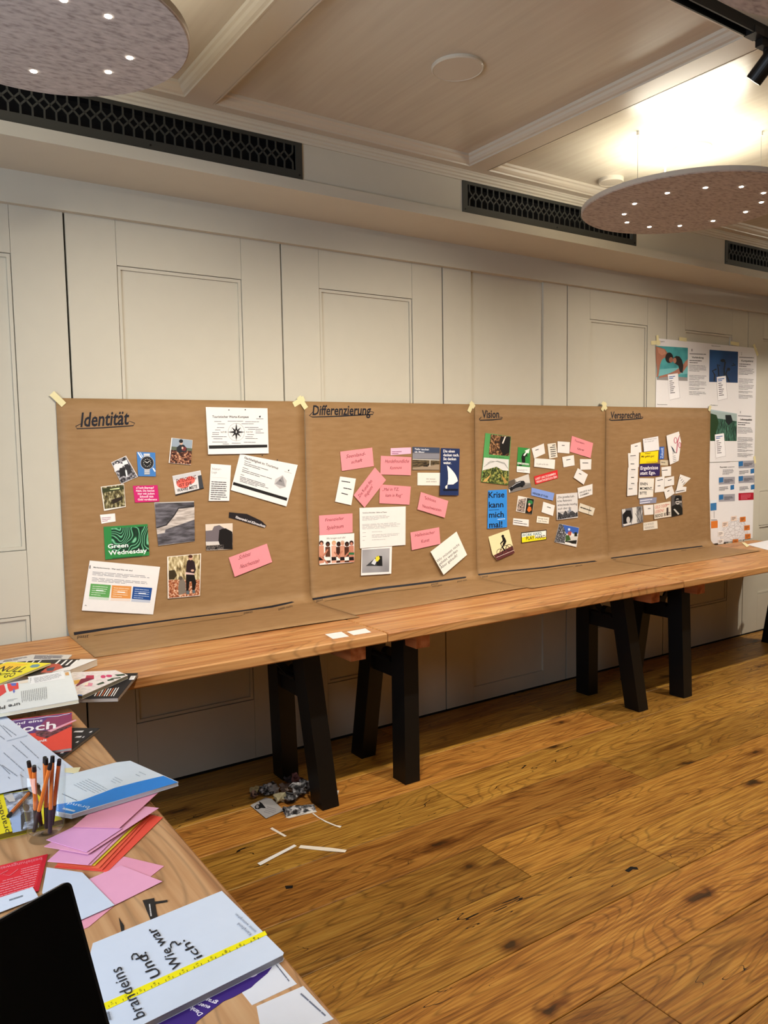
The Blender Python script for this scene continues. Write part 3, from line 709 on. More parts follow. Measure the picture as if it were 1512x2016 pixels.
s.text('NATUR', (262, 432), (348, 430), (262, 410)).text('KULTUR', (642, 430), (738, 430), (642, 408))
for x, y, l in ((165, 262, 115), (365, 258, 240), (625, 266, 230), (215, 298, 115), (570, 296, 190), (205, 353, 120), (620, 350, 230), (178, 388, 90), (665, 378, 240), (135, 428, 110), (780, 405, 85), (780, 432, 130), (135, 455, 110), (655, 456, 110), (125, 488, 245), (628, 490, 120), (150, 520, 145), (628, 517, 200), (135, 568, 245), (425, 585, 160), (605, 572, 190), (790, 222, 120), (290, 597, 105)):
    s.bars(GREYINK, (x, y), (x + l, y + 1), (x, y), 1, 8, word=.5)
s.done()
s = note('printed_sheet', 'white tilted sheet titled Nachhaltigkeit im Tourismus with a grey octahedron', 'sheet', K15, [(548, 745), (1408, 910), (1240, 1527), (412, 1283)], WHITE, G)
s.poly('#1a1919', [(452, 1162), (1252, 1400), (1243, 1445), (440, 1205)]).text('Nachhaltigkeit im Tourismus', (610, 815), (1112, 975), (622, 783), '#2c2a2c', True)
s.poly('#b9b6b6', [(1183, 1062), (1243, 1145), (1230, 1240), (1140, 1263), (1058, 1195), (1075, 1120)]).poly('#8e8b8c', [(1183, 1075), (1222, 1235), (1070, 1190)]).poly('#6b686a', [(1150, 1120), (1178, 1165), (1120, 1150)])
s.ell(INK, 880, 768, 9, 9, 10).ell(INK, 1104, 836, 9, 9, 10).poly(INK, [(1262, 985), (1285, 980), (1275, 1004), (1265, 1004)]).bars('#a9a6a8', (1210, 1005), (1330, 1040), (1210, 1005), 1, 7)
for (x, y), l, n_, st in (((615, 848), 110, 1, 0), ((612, 878), 410, 2, 24), ((588, 948), 100, 1, 0), ((582, 980), 455, 2, 24), ((558, 1050), 55, 1, 0), ((548, 1082), 440, 4, 22)):
    s.bars('#55535a', (x, y), (x + l, y + l * .31), (x - 4, y + st * (n_ - 1)), n_, 8, word=.22)
s.done()
s = note('printed_card', 'narrow white card with a grey heading above a column of print', 'card', K15, [(115, 892), (415, 915), (388, 1445), (83, 1445)], WHITE, G)
s.text('Natur-', (135, 985), (270, 988), (138, 950), '#8a8688').text('Lage', (130, 1032), (205, 1034), (132, 1000), '#8a8688').bars('#b5b1b3', (130, 1095), (385, 1108), (130, 1095), 1, 3, word=2)
s.bars('#4a474c', (122, 1160), (375, 1172), (108, 1412), 9, 13, word=.25).done()
s = note('photo_clipping', 'photo of a cyclist in a black helmet and jacket before a crowd', 'picture', K12, [(970, 78), (1243, 108), (1222, 428), (935, 403)], WHITE, G)
s.poly('#8f9ca8', [(980, 82), (1240, 110), (1232, 240), (966, 225)]).poly('#59604f', [(972, 190), (1238, 215), (1235, 262), (965, 240)])
s.poly(mottled([(.35, '#1a0f0d'), (.5, '#5a2c20'), (.62, '#c08a68'), (.75, '#e0c8b0')], 130), [(962, 235), (1234, 250), (1222, 425), (948, 402)])
s.poly('#20242a', [(1040, 200), (1085, 165), (1130, 168), (1170, 215), (1168, 262), (1045, 268), (1035, 235)]).ell('#c9a48c', 1096, 145, 20, 26).ell('#16181c', 1094, 122, 27, 24).poly('#702a2a', [(1100, 190), (1165, 205), (1150, 250), (1105, 240)]).ell('#dcb8a4', 1112, 210, 12, 16).done()
s = note('photo_clipping', 'small tilted black and white photo of two people walking', 'picture', K12, [(190, 398), (382, 310), (538, 582), (320, 675)], '#d9d6d4', G)
s.poly(mottled([(.4, '#1b1a1b'), (.55, '#77747a'), (.7, '#c8c6c8')], 110), [(200, 402), (378, 320), (526, 582), (318, 668)])
s.poly('#dddbdb', [(222, 430), (275, 400), (350, 420), (330, 470), (235, 520)]).poly('#e3e1e1', [(330, 385), (395, 365), (412, 430), (350, 445)]).ell('#1c1b1c', 272, 395, 24, 22).ell('#b5b2b2', 270, 402, 12, 14).ell('#2a292a', 358, 352, 20, 18)
s.poly('#242325', [(298, 470), (370, 460), (385, 560), (300, 590)]).poly('#2e2d30', [(355, 430), (405, 415), (460, 520), (410, 555)]).poly('#e8e6e6', [(370, 500), (390, 495), (405, 580), (385, 585)]).done()
s = note('photo_clipping', 'blue advertisement with a steel diver watch', 'picture', K12, [(520, 260), (760, 270), (768, 578), (540, 575)], '#3f78b8', G)
s.poly('#d8e2ee', [(528, 268), (545, 264), (592, 338), (575, 345)]).poly('#c8d8ea', [(560, 268), (570, 268), (605, 322), (592, 328)])
s.rect('#b9bcc0', 610, 282, 690, 322).rect('#8d9096', 618, 480, 690, 556)
for y_ in (492, 512, 534): s.rect('#d5d7da', 622, y_, 688, y_ + 8)
s.ell('#2c2d30', 656, 402, 88, 88, 32).ell('#b8babd', 656, 402, 88, 88, 32, 5).ell('#141517', 656, 402, 60, 62, 28)
for i in range(12):
    a = math.pi / 6 * i; s.ell('#e6e6e2', 656 + 46 * math.cos(a), 402 + 48 * math.sin(a), 5, 5, 8)
s.stroke('#f2f2ee', [(656, 402), (628, 385)], 7).stroke('#f2f2ee', [(656, 402), (685, 380)], 6).text('DIVER', (612, 300), (690, 302), (612, 284), '#f0f0f0', True).poly('#dfe8f2', [(722, 470), (738, 466), (768, 510), (752, 520)]).done()
s = note('photo_clipping', 'photo of a white protest banner lettered in red and black', 'picture', K12, [(982, 572), (1345, 500), (1390, 735), (1025, 828)], '#d8d4d2', G)
s.poly('#3a3d42', [(1310, 570), (1358, 560), (1388, 730), (1330, 745)]).poly('#c3c2c4', [(985, 578), (1340, 508), (1350, 560), (1000, 628)]).ell('#e8685c', 1120, 670, 85, 62, 24).ell('#e8685c', 1215, 625, 60, 50, 24)
s.poly('#2a2624', [(1020, 812), (1388, 722), (1390, 735), (1025, 828)])
s.text('ENTEIGNUNG', (1035, 668), (1292, 610), (1030, 618), '#5c1614', True).text('IST DIE', (1072, 716), (1235, 680), (1068, 678), '#3a1412', True).text('WAHRE MIETE', (1045, 782), (1305, 728), (1042, 740), '#1d1a1a', True).done()
s = note('photo_clipping', 'white-edged photo of reeds and branches in brown and green', 'picture', K12, [(55, 712), (355, 672), (380, 972), (98, 1025)], '#e3ddd2', G)
s.poly(mottled([(.33, '#1e1a12'), (.47, '#5a5030'), (.58, '#938a62'), (.72, '#d8cfb4')], 120, 5, (1, 1, .5)), [(68, 718), (352, 684), (372, 962), (106, 1000)])
s.poly('#33381e', [(70, 735), (352, 700), (354, 745), (75, 790)]).poly('#c9cf9a', [(170, 742), (300, 722), (296, 742), (180, 752)]).poly('#2a2018', [(195, 880), (345, 835), (330, 880), (215, 935)]).done()
s = note('text_clipping', 'magenta slip with five lines of white bold print', 'slip', K12, [(470, 700), (790, 690), (812, 902), (498, 918)], '#c31f68', G)
for i, (t_, a, b) in enumerate((('«Tech-Startup?', 512, 742), ('Nein, Du kannst', 510, 748), ('hier mit jedem', 528, 745), ('Schweiß dein', 550, 728), ('Geld verdienen»', 522, 772))):
    s.text(t_, (a + i * 3, 738 + i * 38), (b + i * 3, 736 + i * 38), (a + i * 3, 712 + i * 38), '#f6e4ea', True)
s.done()
s = note('text_clipping', 'tiny white slip with three faint lines above the Green Wednesday card', 'slip', K12, [(45, 1075), (240, 1057), (247, 1160), (65, 1190)], WHITE, G)
s.bars('#a0607a', (65, 1118), (190, 1106), (72, 1160), 3, 7, word=.4).done()
s = note('postcard', 'green Green Wednesday card with malachite bands', 'card', K12, [(92, 1230), (660, 1195), (685, 1600), (115, 1655)], '#2c8040', G)
mal = bpy.data.materials.new('malachite_print'); mal.use_nodes = True
nt, N, L, B = nodes_of(mal); B.inputs['Roughness'].default_value = .45
geo = N.new('ShaderNodeNewGeometry'); no = N.new('ShaderNodeTexNoise'); no.inputs['Scale'].default_value = 9; no.inputs['Detail'].default_value = 1.5; L.new(geo.outputs['Position'], no.inputs['Vector'])
mu = N.new('ShaderNodeMath'); mu.operation = 'MULTIPLY'; mu.inputs[1].default_value = 120; L.new(no.outputs['Fac'], mu.inputs[0])
si = N.new('ShaderNodeMath'); si.operation = 'SINE'; L.new(mu.outputs[0], si.inputs[0]); ma = N.new('ShaderNodeMapRange'); ma.inputs['From Min'].default_value = -1; L.new(si.outputs[0], ma.inputs['Value'])
r = ramp(N, [(.1, '#06281a'), (.5, '#0f4a2e'), (.8, '#1f7a4c'), (1, '#7ab894')]); L.new(ma.outputs[0], r.inputs[0]); L.new(r.outputs[0], B.inputs['Base Color'])
s.poly(mal, [(192, 1250), (660, 1222), (680, 1550), (198, 1560)]).text('Green', (148, 1510), (412, 1492), (146, 1456), '#f2f4ee', True).text('Wednesday', (158, 1596), (655, 1562), (152, 1540), '#f2f4ee', True).poly('#175c30', [(205, 1632), (590, 1600), (592, 1610), (205, 1642)]).done()
s = note('photo_clipping', 'grey aerial photo of a pale river bending through dark slopes', 'picture', K12, [(748, 915), (1262, 898), (1272, 1415), (800, 1475)], '#b8b4b2', G)
rock = mottled([(.35, '#3a383b'), (.5, '#57545a'), (.68, '#737077')], 40, 6, (.5, 1, 2.2)); pale = mottled([(.35, '#9a9088'), (.5, '#bdb2aa'), (.65, '#d4cac2')], 60, 6, (.4, 1, 2.5))
s.poly(rock, [(755, 925), (1262, 912), (1268, 1000), (1060, 990), (1005, 1080), (900, 1200), (772, 1245)]).poly(pale, [(1060, 990), (1268, 965), (1268, 1140), (1010, 1225), (890, 1268), (880, 1310), (785, 1330), (775, 1245), (900, 1200), (1005, 1080)]).poly(rock, [(1268, 1138), (1272, 1413), (800, 1470), (785, 1328), (885, 1308), (892, 1265), (1010, 1225)])
s.stroke('#2c2a2c', [(1262, 968), (1062, 990), (1005, 1082), (905, 1205), (778, 1245)], 16).done()
s = note('photo_clipping', 'photo of a dark tree before grey twin peaks and pale sky', 'picture', K1, [(897, 748), (1050, 742), (1050, 888), (902, 895)], '#d8c9b8', G)
s.poly('#6f666a', [(898, 785), (935, 782), (945, 760), (975, 752), (1050, 800), (1050, 850), (899, 848)]).poly('#cfc8c2', [(899, 846), (975, 844), (975, 862), (900, 864)]).poly('#151213', [(975, 780), (1010, 770), (1048, 790), (1050, 888), (985, 888), (970, 840)]).poly(mottled([(.4, '#151213'), (.6, '#6a625e')], 160), [(900, 868), (1000, 862), (1000, 888), (902, 893)]).ell('#151213', 995, 800, 22, 28, 14).done()
s = note('text_clipping', 'curved black strip with white lettering about Klimawandel', 'slip', K1, [(1030, 680), (1130, 690), (1210, 728), (1240, 755), (1230, 768), (1150, 745), (1028, 710)], '#1a1418', G)
s.text('Klimawandel und', (1066, 713), (1150, 740), (1070, 700), '#e8e2e2', True).text('Klimaschutz', (1155, 742), (1232, 766), (1160, 729), '#e8e2e2', True).done()
s = note('printed_sheet', 'white landscape sheet with a green, an orange and a blue box', 'sheet', K16, [(150, 188), (925, 258), (848, 783), (62, 738)], WHITE, G)
for m_, c_, q_ in (('#5f9f58', '#cfe2c8', [(160, 442), (383, 458), (362, 598), (143, 582)]), ('#d9924e', '#f0d8bc', [(395, 460), (610, 472), (600, 608), (383, 600)]), ('#1f4a8c', '#b9c8e0', [(628, 475), (838, 490), (818, 626), (612, 610)])):
    x0_, y0_ = q_[0]; x1_, y1_ = q_[2]
    pale_ = {'#5f9f58': '#c9d6c6', '#d9924e': '#e6d4c6', '#1f4a8c': '#bcc2cf'}[m_]
    s.poly(pale_, [q_[3], q_[2], (q_[2][0] - 5, q_[2][1] + 28), (q_[3][0] - 6, q_[3][1] + 30)]).poly(m_, q_)
    s.flush('printed_box')
    s.bars(c_, (x0_ + 20, y0_ + 28), (x0_ + 200, y0_ + 42), (x0_ + 4, y0_ + 120), 5, 6, word=.25); s.bars('#ffffff', (x0_ + 60, y0_ + 74), (x0_ + 150, y0_ + 81), (x0_ + 60, y0_ + 74), 1, 10, word=.9)
s.text('Markenkernwerte - Wer und Was wir sind', (190, 268), (618, 306), (192, 254), '#4a484c', True).bars('#86838a', (182, 312), (845, 366), (178, 342), 3, 5).bars('#86838a', (176, 378), (835, 432), (172, 410), 3, 5).poly('#2c2a2c', [(148, 240), (158, 241), (156, 278), (146, 277)]).text('A', (92, 688), (118, 690), (92, 674), GREYINK).done()
s = note('photo_clipping', 'photo of a woman in black with a grey dog in autumn woods', 'picture', K16, [(1003, 145), (1378, 110), (1365, 575), (1010, 607)], '#e6ddd0', G)
s.poly(mottled([(.32, '#5a4a30'), (.47, '#a89468'), (.6, '#d9c9a0'), (.72, '#f0e6cc')], 55, 5, (1.5, 1, .6)), [(1018, 150), (1368, 118), (1362, 430), (1018, 420)]).poly(mottled([(.35, '#6a2c1a'), (.5, '#b06a44'), (.65, '#e0c0a4')], 120), [(1018, 400), (1362, 400), (1360, 570), (1020, 602)])
s.poly('#3a2f1c', [(1022, 300), (1085, 290), (1110, 350), (1080, 395), (1022, 400)]).poly('#7a7064', [(1140, 400), (1175, 380), (1205, 430), (1210, 545), (1130, 570), (1125, 480)]).ell('#5a4f44', 1152, 382, 22, 22)
s.poly('#2a1a1e', [(1225, 190), (1262, 170), (1305, 200), (1320, 290), (1300, 335), (1210, 320), (1212, 250)]).poly('#d8b8b0', [(1205, 315), (1302, 330), (1300, 348), (1203, 338)]).poly('#16110f', [(1210, 340), (1302, 345), (1325, 430), (1305, 525), (1280, 520), (1275, 420), (1250, 420), (1238, 530), (1212, 525)])
s.ell('#c99a80', 1262, 160, 20, 26).ell('#4a2c20', 1260, 142, 24, 18).ell('#d0a48c', 1282, 298, 18, 12).poly('#5a6468', [(1215, 520), (1250, 522), (1248, 560), (1212, 560)]).poly('#5a6468', [(1280, 512), (1312, 515), (1315, 545), (1282, 550)]).done()
HAND = '#5a2430'
def pink(k, corners, label, lines_, over=0, tilt=None, col=PINK):
    s = note('pink_card', label, 'card', k, corners, col, G, over, tilt)
    for t_, p0, p1, pu in lines_: s.text(t_, p0, p1, pu, HAND)
    return s.done()
pink(K1, [(1028, 935), (1242, 857), (1272, 960), (1062, 1043)], 'pink card reading Schloss Neuschwanstein on the Identität paper', [('Schloss', (1082, 948), (1147, 924), (1090, 922)), ('Neuschwanstein', (1090, 998), (1198, 962), (1096, 972))], tilt=.05)
# ---- Differenzierung
pink(K13, [(343, 132), (775, 78), (797, 328), (365, 393)], 'pink card reading Seenlandschaft in two lines', [('Seenland-', (420, 222), (680, 182), (432, 172)), ('schaft', (490, 296), (637, 266), (500, 250))])
s = note('text_clipping', 'small pale pink strip with two lines above the Hundefreundliche card', 'slip', K13, [(1025, 85), (1300, 75), (1300, 160), (1025, 180)], '#eeb4cc', G)
s.bars('#6a3a5a', (1042, 135), (1195, 130), (1042, 160), 2, 8, word=.6).done()
pink(K13, [(893, 188), (1303, 207), (1298, 452), (885, 440)], 'pink card reading Hundefreundliche Kommune', [('Hundefreundliche', (948, 285), (1270, 282), (960, 236)), ('Kommune', (1015, 372), (1172, 365), (1024, 330))], 0)
pink(K13, [(525, 722), (812, 345), (962, 515), (672, 888)], 'pink card stuck on slantwise, reading Die Kunst des', [('„Die Kunst des', (600, 765), (778, 530), (568, 738)), ('Weglassens“', (690, 760), (792, 600), (662, 728))], 1)
pink(K13, [(880, 575), (1298, 605), (1278, 850), (873, 830)], 'pink card with a quotation in two lines above the printed sheet', [('„Mal in TZ,', (910, 662), (1135, 660), (918, 622)), ('kam in Reg“', (955, 742), (1180, 744), (962, 700))], 0)
s = note('printed_card', 'white card with three short bold lines left of the slanting pink card', 'card', K13, [(340, 467), (555, 497), (492, 857), (273, 808)], WHITE, G)
for a, b in (((358, 530), (480, 548)), ((385, 622), (502, 645)), ((358, 692), (450, 715))): s.bars(INK, a, b, a, 1, 12, word=.9)
s.done()
s = note('photo_clipping', 'photo of a stormy beach with white lettering in its sky', 'picture', K14, [(90, 72), (492, 85), (485, 412), (90, 410)], '#5b5a62', G)
s.poly('#3c465e', [(90, 74), (490, 87), (488, 160), (92, 150)]).poly('#83828a', [(92, 165), (488, 172), (488, 250), (92, 245)]).poly('#c6bfb2', [(92, 250), (488, 262), (488, 275), (92, 262)]).poly(mottled([(.4, '#2a2218'), (.6, '#6a5a40')], 90, 4, (.4, 1, 2)), [(92, 262), (488, 275), (487, 330), (92, 378)]).poly('#9a8872', [(92, 378), (487, 330), (485, 410), (92, 408)]).poly('#1d1812', [(245, 345), (320, 340), (315, 365), (250, 362)]).stroke('#d8d0c0', [(348, 275), (345, 360)], 12)
s.text('Tiefer tauchen', (122, 118), (330, 124), (122, 92), '#e6e8ee', True).text('als Meer', (122, 156), (270, 160), (122, 134), '#e6e8ee', True).done()
s = note('photo_clipping', 'tall navy advertisement with a white sail and white headline', 'picture', K14, [(512, 90), (785, 100), (768, 787), (492, 783)], '#1b2c58', G, 1)
sail = [(598, 345)] + [(598 + 160 * math.sin(t / 8 * 1.45), 345 + 232 * (t / 8) ** 1.1) for t in range(1, 9)] + [(690, 625), (605, 628), (615, 540), (612, 440)]
s.poly('#0a1024', [(540, 690), (760, 690), (755, 720), (545, 722)]).poly('#f0eeea', sail).poly('#e6e2da', [(585, 640), (606, 628), (602, 688), (578, 688), (570, 660)])
for i, (t_, b) in enumerate((('Die einen', 712), ('denken nach.', 775), ('Sie denken', 732), ('weiter.', 660))): s.text(t_, (544, 154 + i * 57), (b, 156 + i * 57), (544, 114 + i * 57), '#f2f2f2', True)
s.done()
s = note('text_clipping', 'white slip reading Wir können auch anders', 'slip', K14, [(165, 452), (500, 455), (498, 642), (163, 638)], '#e6e0d6', G)
s.text('Wir können', (292, 555), (425, 555), (292, 535), '#57504c').text('auch anders', (292, 592), (445, 592), (292, 572), '#57504c').done()
pink(K14, [(213, 737), (617, 868), (565, 1115), (163, 992)], 'pink card reading Schloss Neuschwanstein below the navy advertisement', [('Schloss', (275, 842), (435, 890), (270, 796)), ('Neuschwanstein', (238, 962), (512, 1026), (240, 916))], tilt=.045)
pink(K13, [(55, 997), (508, 968), (510, 1225), (63, 1265)], 'pink card reading Finanzieller Spielraum', [('Finanzieller', (138, 1078), (388, 1052), (146, 1036)), ('Spielraum', (158, 1188), (382, 1160), (166, 1138))], 0)
s = note('photo_clipping', 'photo of a row of people in underwear below a line of print', 'picture', K2, [(233, 1130), (507, 1113), (507, 1340), (236, 1362)], '#e8e4e0', G, 1)
s.text('Wir kriegen euch alle!', (290, 1162), (438, 1152), (290, 1148), '#3a3836')
rr = random.Random(3)
for i, (x, sk, hr) in enumerate(((250, '#c98a70', '#3a2018'), (300, '#5a3626', '#1a1010'), (348, '#d8a48c', '#d0a070'), (385, '#3a2018', '#120c0a'), (415, '#c88e74', '#c8a890'), (450, '#4a2a1c', '#140e0c'), (485, '#c07e68', '#2a1410'))):
    y0_ = 1188 + (i % 2) * 8; s.poly(sk, [(x - 20, y0_ + 25), (x + 18, y0_ + 22), (x + 22, 1345 - i), (x - 18, 1352 - i * 2)]).poly('#efe8e2' if i % 2 else '#1c1618', [(x - 20, 1300), (x + 18, 1298), (x + 20, 1325), (x - 18, 1328)])
    s.ell(hr, x, y0_ + 2, 17, 20, 12).ell(sk, x, y0_ + 8, 10, 13, 12)
for a, b in (((238, 1290), (300, 1350)), ((300, 1240), (260, 1300)), ((350, 1260), (395, 1310)), ((415, 1250), (380, 1300)), ((480, 1250), (430, 1300))): s.stroke('#b87860', [a, b], 12)
s.rect('#2a6a40', 465, 1264, 506, 1282).done()
s = note('printed_sheet', 'white portrait sheet full of fine print in the middle of the Differenzierung paper', 'sheet', K2, [(548, 915), (910, 903), (908, 1205), (553, 1232)], WHITE, G)
s.text('Gemeinsame Botschaften - Stärken und Themen', (572, 958), (762, 952), (572, 949), '#4a484c', True).bars('#8a888c', (570, 985), (790, 972), (570, 1012), 4, 2.6).bars('#8a888c', (570, 1045), (882, 1030), (570, 1080), 5, 2.4).bars('#8a888c', (572, 1110), (602, 1108), (572, 1170), 3, 2.4, word=.9).bars('#8a888c', (645, 1103), (738, 1100), (645, 1103), 1, 2.4).bars('#8a888c', (645, 1127), (882, 1115), (645, 1146), 3, 2.4).bars('#8a888c', (645, 1166), (770, 1160), (645, 1166), 1, 2.4).done()
s = note('photo_clipping', 'white-bordered photo of a black folding stand with a yellow cloth', 'picture', K2, [(565, 1232), (803, 1215), (797, 1430), (560, 1445)], '#e9e6e3', G, 1)
s.poly(mottled([(.3, '#77767a'), (.7, '#a8a7aa')], 6, 1), [(569, 1243), (785, 1230), (780, 1415), (567, 1425)]).poly('#18191b', [(598, 1370), (690, 1290), (725, 1292), (728, 1370)]).poly('#3a3c40', [(598, 1370), (660, 1318), (690, 1368)]).poly('#d0d4da', [(640, 1350), (665, 1312), (690, 1320), (668, 1362)]).poly('#e6d436', [(676, 1300), (700, 1290), (708, 1312), (690, 1335), (672, 1330)]).done()
pink(K14, [(60, 1332), (482, 1255), (502, 1498), (82, 1592)], 'pink card reading Kunst in its second line, beside the white slanting card', [('Halleinischer', (128, 1398), (415, 1348), (134, 1352)), ('Kunst', (220, 1488), (338, 1462), (222, 1438))], 0, .05)
s = note('text_clipping', 'white card stuck on slantwise reading Wir müssen nicht geliebt werden', 'card', K14, [(355, 1615), (738, 1318), (893, 1660), (548, 1955)], '#e9e5dc', G, 1, .06)
for i, (t_, l) in enumerate((('Wir müssen nicht', 1.0), ('geliebt werden', .83), ('Aber gekauft!', .74))):
    a = (458 + i * 28, 1775 + i * 47); s.text(t_, a, (a[0] + 328 * l, a[1] - 258 * l), (a[0] - 20, a[1] - 32), '#2c2824')
s.done()
# ---- Vision
s = note('photo_clipping', 'tall green clipping with a woodland photo above a greenhouse tunnel photo', 'picture', K3, [(180, 365), (433, 400), (405, 882), (138, 850)], '#4f9a55', G)
s.poly(mottled([(.35, '#160e0a'), (.5, '#5a3c24'), (.6, '#a87a50'), (.75, '#d8b48c')], 70), [(232, 378), (430, 402), (415, 595), (212, 578)]).poly('#140f0d', [(330, 400), (428, 405), (418, 560), (360, 590), (320, 520)]).stroke('#e8dcd0', [(378, 400), (350, 470)], 12)
s.poly('#d8d6d2', [(165, 608), (412, 628), (408, 780), (150, 740)]).poly(mottled([(.35, '#1c2410'), (.5, '#4a5a28'), (.62, '#9a9a4c'), (.75, '#d8d08c')], 90), [(155, 735), (200, 725), (290, 700), (350, 735), (408, 740), (405, 880), (140, 848)]).poly('#caa05c', [(240, 770), (190, 850), (150, 848)]).poly('#b08a48', [(330, 770), (400, 850), (372, 872)])
for q_ in range(3): s.stroke('#8d9088', [(165 + q_ * 18, 700 - q_ * 18), (230, 660 - q_ * 8), (300, 642 + q_ * 4), (370, 662 + q_ * 6), (405, 720)], 4)
s.text('Zukunft der Bauern', (215, 606), (365, 615), (216, 594), '#12351a').done()
s = note('photo_clipping', 'green poster clipping of a black bear with a white arrow', 'picture', K10, [(158, 240), (350, 262), (343, 652), (138, 628)], '#2f8a3e', G)
s.poly('#12130f', [(255, 330), (300, 325), (305, 400), (285, 378), (270, 405), (272, 480), (240, 492), (222, 485), (210, 400), (230, 345)]).poly('#e9efe6', [(343, 263), (325, 340), (300, 330), (258, 382), (240, 370), (282, 312), (262, 298)]).poly('#dfe6dc', [(150, 478), (330, 500), (328, 528), (150, 508)]).poly('#12130f', [(170, 508), (225, 515), (215, 535), (165, 528)]).poly('#ece8e4', [(140, 538), (345, 556), (343, 652), (138, 628)])
s.text('Aufwärts', (155, 504), (325, 526), (155, 486), '#2f6a3a', True).bars('#77747a', (150, 590), (335, 606), (150, 606), 2, 6).done()
C4 = 'small white cards with one tiny word'
def w(k, c, label, a, b, over=0): s = wcard(k, c, label, [(a, b)], over); return s.done()
w(K10, [(372, 262), (562, 183), (583, 340), (410, 418)], 'small white card right of the green bear clipping', (430, 290), (488, 272))
s = note('text_clipping', 'narrow cream slip with a ragged column of print between two white cards', 'slip', K10, [(618, 192), (750, 175), (777, 398), (648, 425)], '#e2dccf', G)
for i in range(6): s.bars('#57524c', (655 + i * 4 + (40 if i == 0 else 0), 214 + i * 34), (745 + i * 3, 204 + i * 34), (0, 0), 1, 15, word=.6)
s.done()
w(K10, [(778, 150), (970, 162), (963, 342), (778, 325)], 'small white card touching the pink card on the Vision paper', (845, 214), (890, 216))
pink(K10, [(1003, 65), (1335, 178), (1295, 412), (970, 312)], 'pink card at the top of the Vision paper', [('Touristen-', (1040, 150), (1200, 202), (1050, 120)), ('führer', (1085, 280), (1195, 304), (1090, 248))])
s = note('text_clipping', 'wide white slip with one thin grey line below the small card', 'slip', K10, [(418, 415), (740, 437), (730, 585), (410, 547)], '#e6e3dd', G, 1)
s.text('So geht es für alle', (448, 512), (630, 524), (449, 490), '#6d6a66').done()
w(K10, [(850, 397), (1033, 365), (1045, 525), (872, 557)], 'small white card below the pink card, tilted to the left', (915, 442), (985, 430))
w(K10, [(1128, 428), (1308, 430), (1302, 590), (1135, 597)], 'small upright white card directly under the pink card corner', (1168, 488), (1265, 490))
w(K10, [(1095, 570), (1253, 670), (1187, 828), (1030, 717)], 'small white card turned like a diamond', (1112, 652), (1155, 670), 1)
s = note('text_clipping', 'red slip with white capitals LASST UNS ZUSAMMEN VERANTWORTLICH SEIN', 'slip', K10, [(410, 700), (775, 597), (785, 725), (430, 827)], '#cf2226', G)
s.text('LASST UNS ZUSAMMEN', (435, 758), (750, 672), (428, 726), '#f4d8d4', True).text('VERANTWORTLICH SEIN', (445, 806), (770, 718), (438, 774), '#f4d8d4', True).done()
s = note('photo_clipping', 'photo of a dark car parked beside a pale wall', 'picture', K10, [(8, 775), (325, 660), (365, 872), (18, 962)], '#8a8680', G)
s.poly('#cfc9c2', [(105, 740), (325, 662), (345, 800), (150, 800)]).poly('#5a5044', [(8, 778), (105, 742), (118, 810), (15, 880)]).poly('#77726e', [(15, 915), (355, 810), (365, 870), (20, 960)]).poly('#191b20', [(18, 895), (60, 850), (135, 790), (190, 770), (250, 768), (270, 800), (262, 840), (120, 885), (40, 925)]).stroke('#c3c6cc', [(60, 862), (130, 812), (200, 785)], 8).ell('#0c0d10', 218, 850, 26, 22, 14).ell('#0c0d10', 55, 908, 22, 18, 14).poly('#e8e4de', [(12, 900), (30, 905), (35, 945), (20, 955)]).done()
s = note('text_clipping', 'white slip with black capitals UND JETZT ALLE ZUSAMMEN', 'slip', K11, [(1090, 245), (1325, 180), (1325, 345), (1108, 412)], WHITE, G, 1)
s.text('UND JETZT ALLE', (1122, 332), (1305, 284), (1120, 308), INK, True).text('ZUSAMMEN', (1128, 376), (1268, 336), (1126, 352), INK, True).done()
s = note('text_clipping', 'light blue slip with black capitals WENIGER IST PLAN', 'slip', K11, [(370, 238), (728, 325), (705, 443), (365, 360)], '#7d98d8', G)
s.text('WENIGER IST PLAN', (382, 338), (622, 398), (386, 308), '#101218', True).done()
s = note('photo_clipping', 'pair of small colour photos side by side, one with an orange jacket', 'picture', K11, [(160, 365), (412, 418), (380, 657), (127, 610)], '#e4ded6', G)
s.poly(mottled([(.35, '#2a2422'), (.5, '#8a7c74'), (.62, '#c8b8ac'), (.75, '#c0603c')], 130), [(165, 425), (285, 405), (262, 625), (140, 605)]).poly('#1a1e16', [(300, 400), (410, 420), (378, 655), (268, 635)]).ell('#2f7a44', 350, 470, 40, 34, 14).poly('#d8702c', [(300, 590), (325, 530), (360, 545), (370, 590), (330, 625)]).ell('#caa28a', 335, 500, 18, 22, 12).done()
w(K11, [(555, 460), (735, 518), (705, 683), (528, 622)], 'small white card between the blue slip and the quotation', (615, 540), (680, 560))
s = note('text_clipping', 'grey quotation clipping in serif print over a town skyline', 'slip', K11, [(755, 343), (1092, 315), (1097, 707), (768, 747)], '#d6d2d0', G)
s.poly('#8d929c', [(945, 600), (960, 570), (985, 575), (1010, 640), (1010, 700), (950, 710)]).poly(mottled([(.4, '#1a1a1c'), (.6, '#55555a'), (.75, '#a0a0a4')], 140), [(785, 620), (860, 660), (900, 600), (940, 640), (1010, 600), (1060, 640), (1090, 610), (1095, 690), (775, 742)])
for i, (t_, b) in enumerate((('„Die gesellschaft-', 1045), ('liche Relevanz', 1000), ('entscheidet künftig', 1085), ('auch über die', 990), ('wirtschaft-', 960), ('liche“', 930))): s.text(t_, (772 + i * 4, 408 + i * 60), (b, 388 + i * 60), (772 + i * 4, 374 + i * 60), '#2a2a2e')
s.done()
s = note('text_clipping', 'beige slip folded near its right end below the UND JETZT slip', 'slip', K11, [(1130, 480), (1365, 563), (1330, 678), (1103, 605)], '#d6cdbb', G)
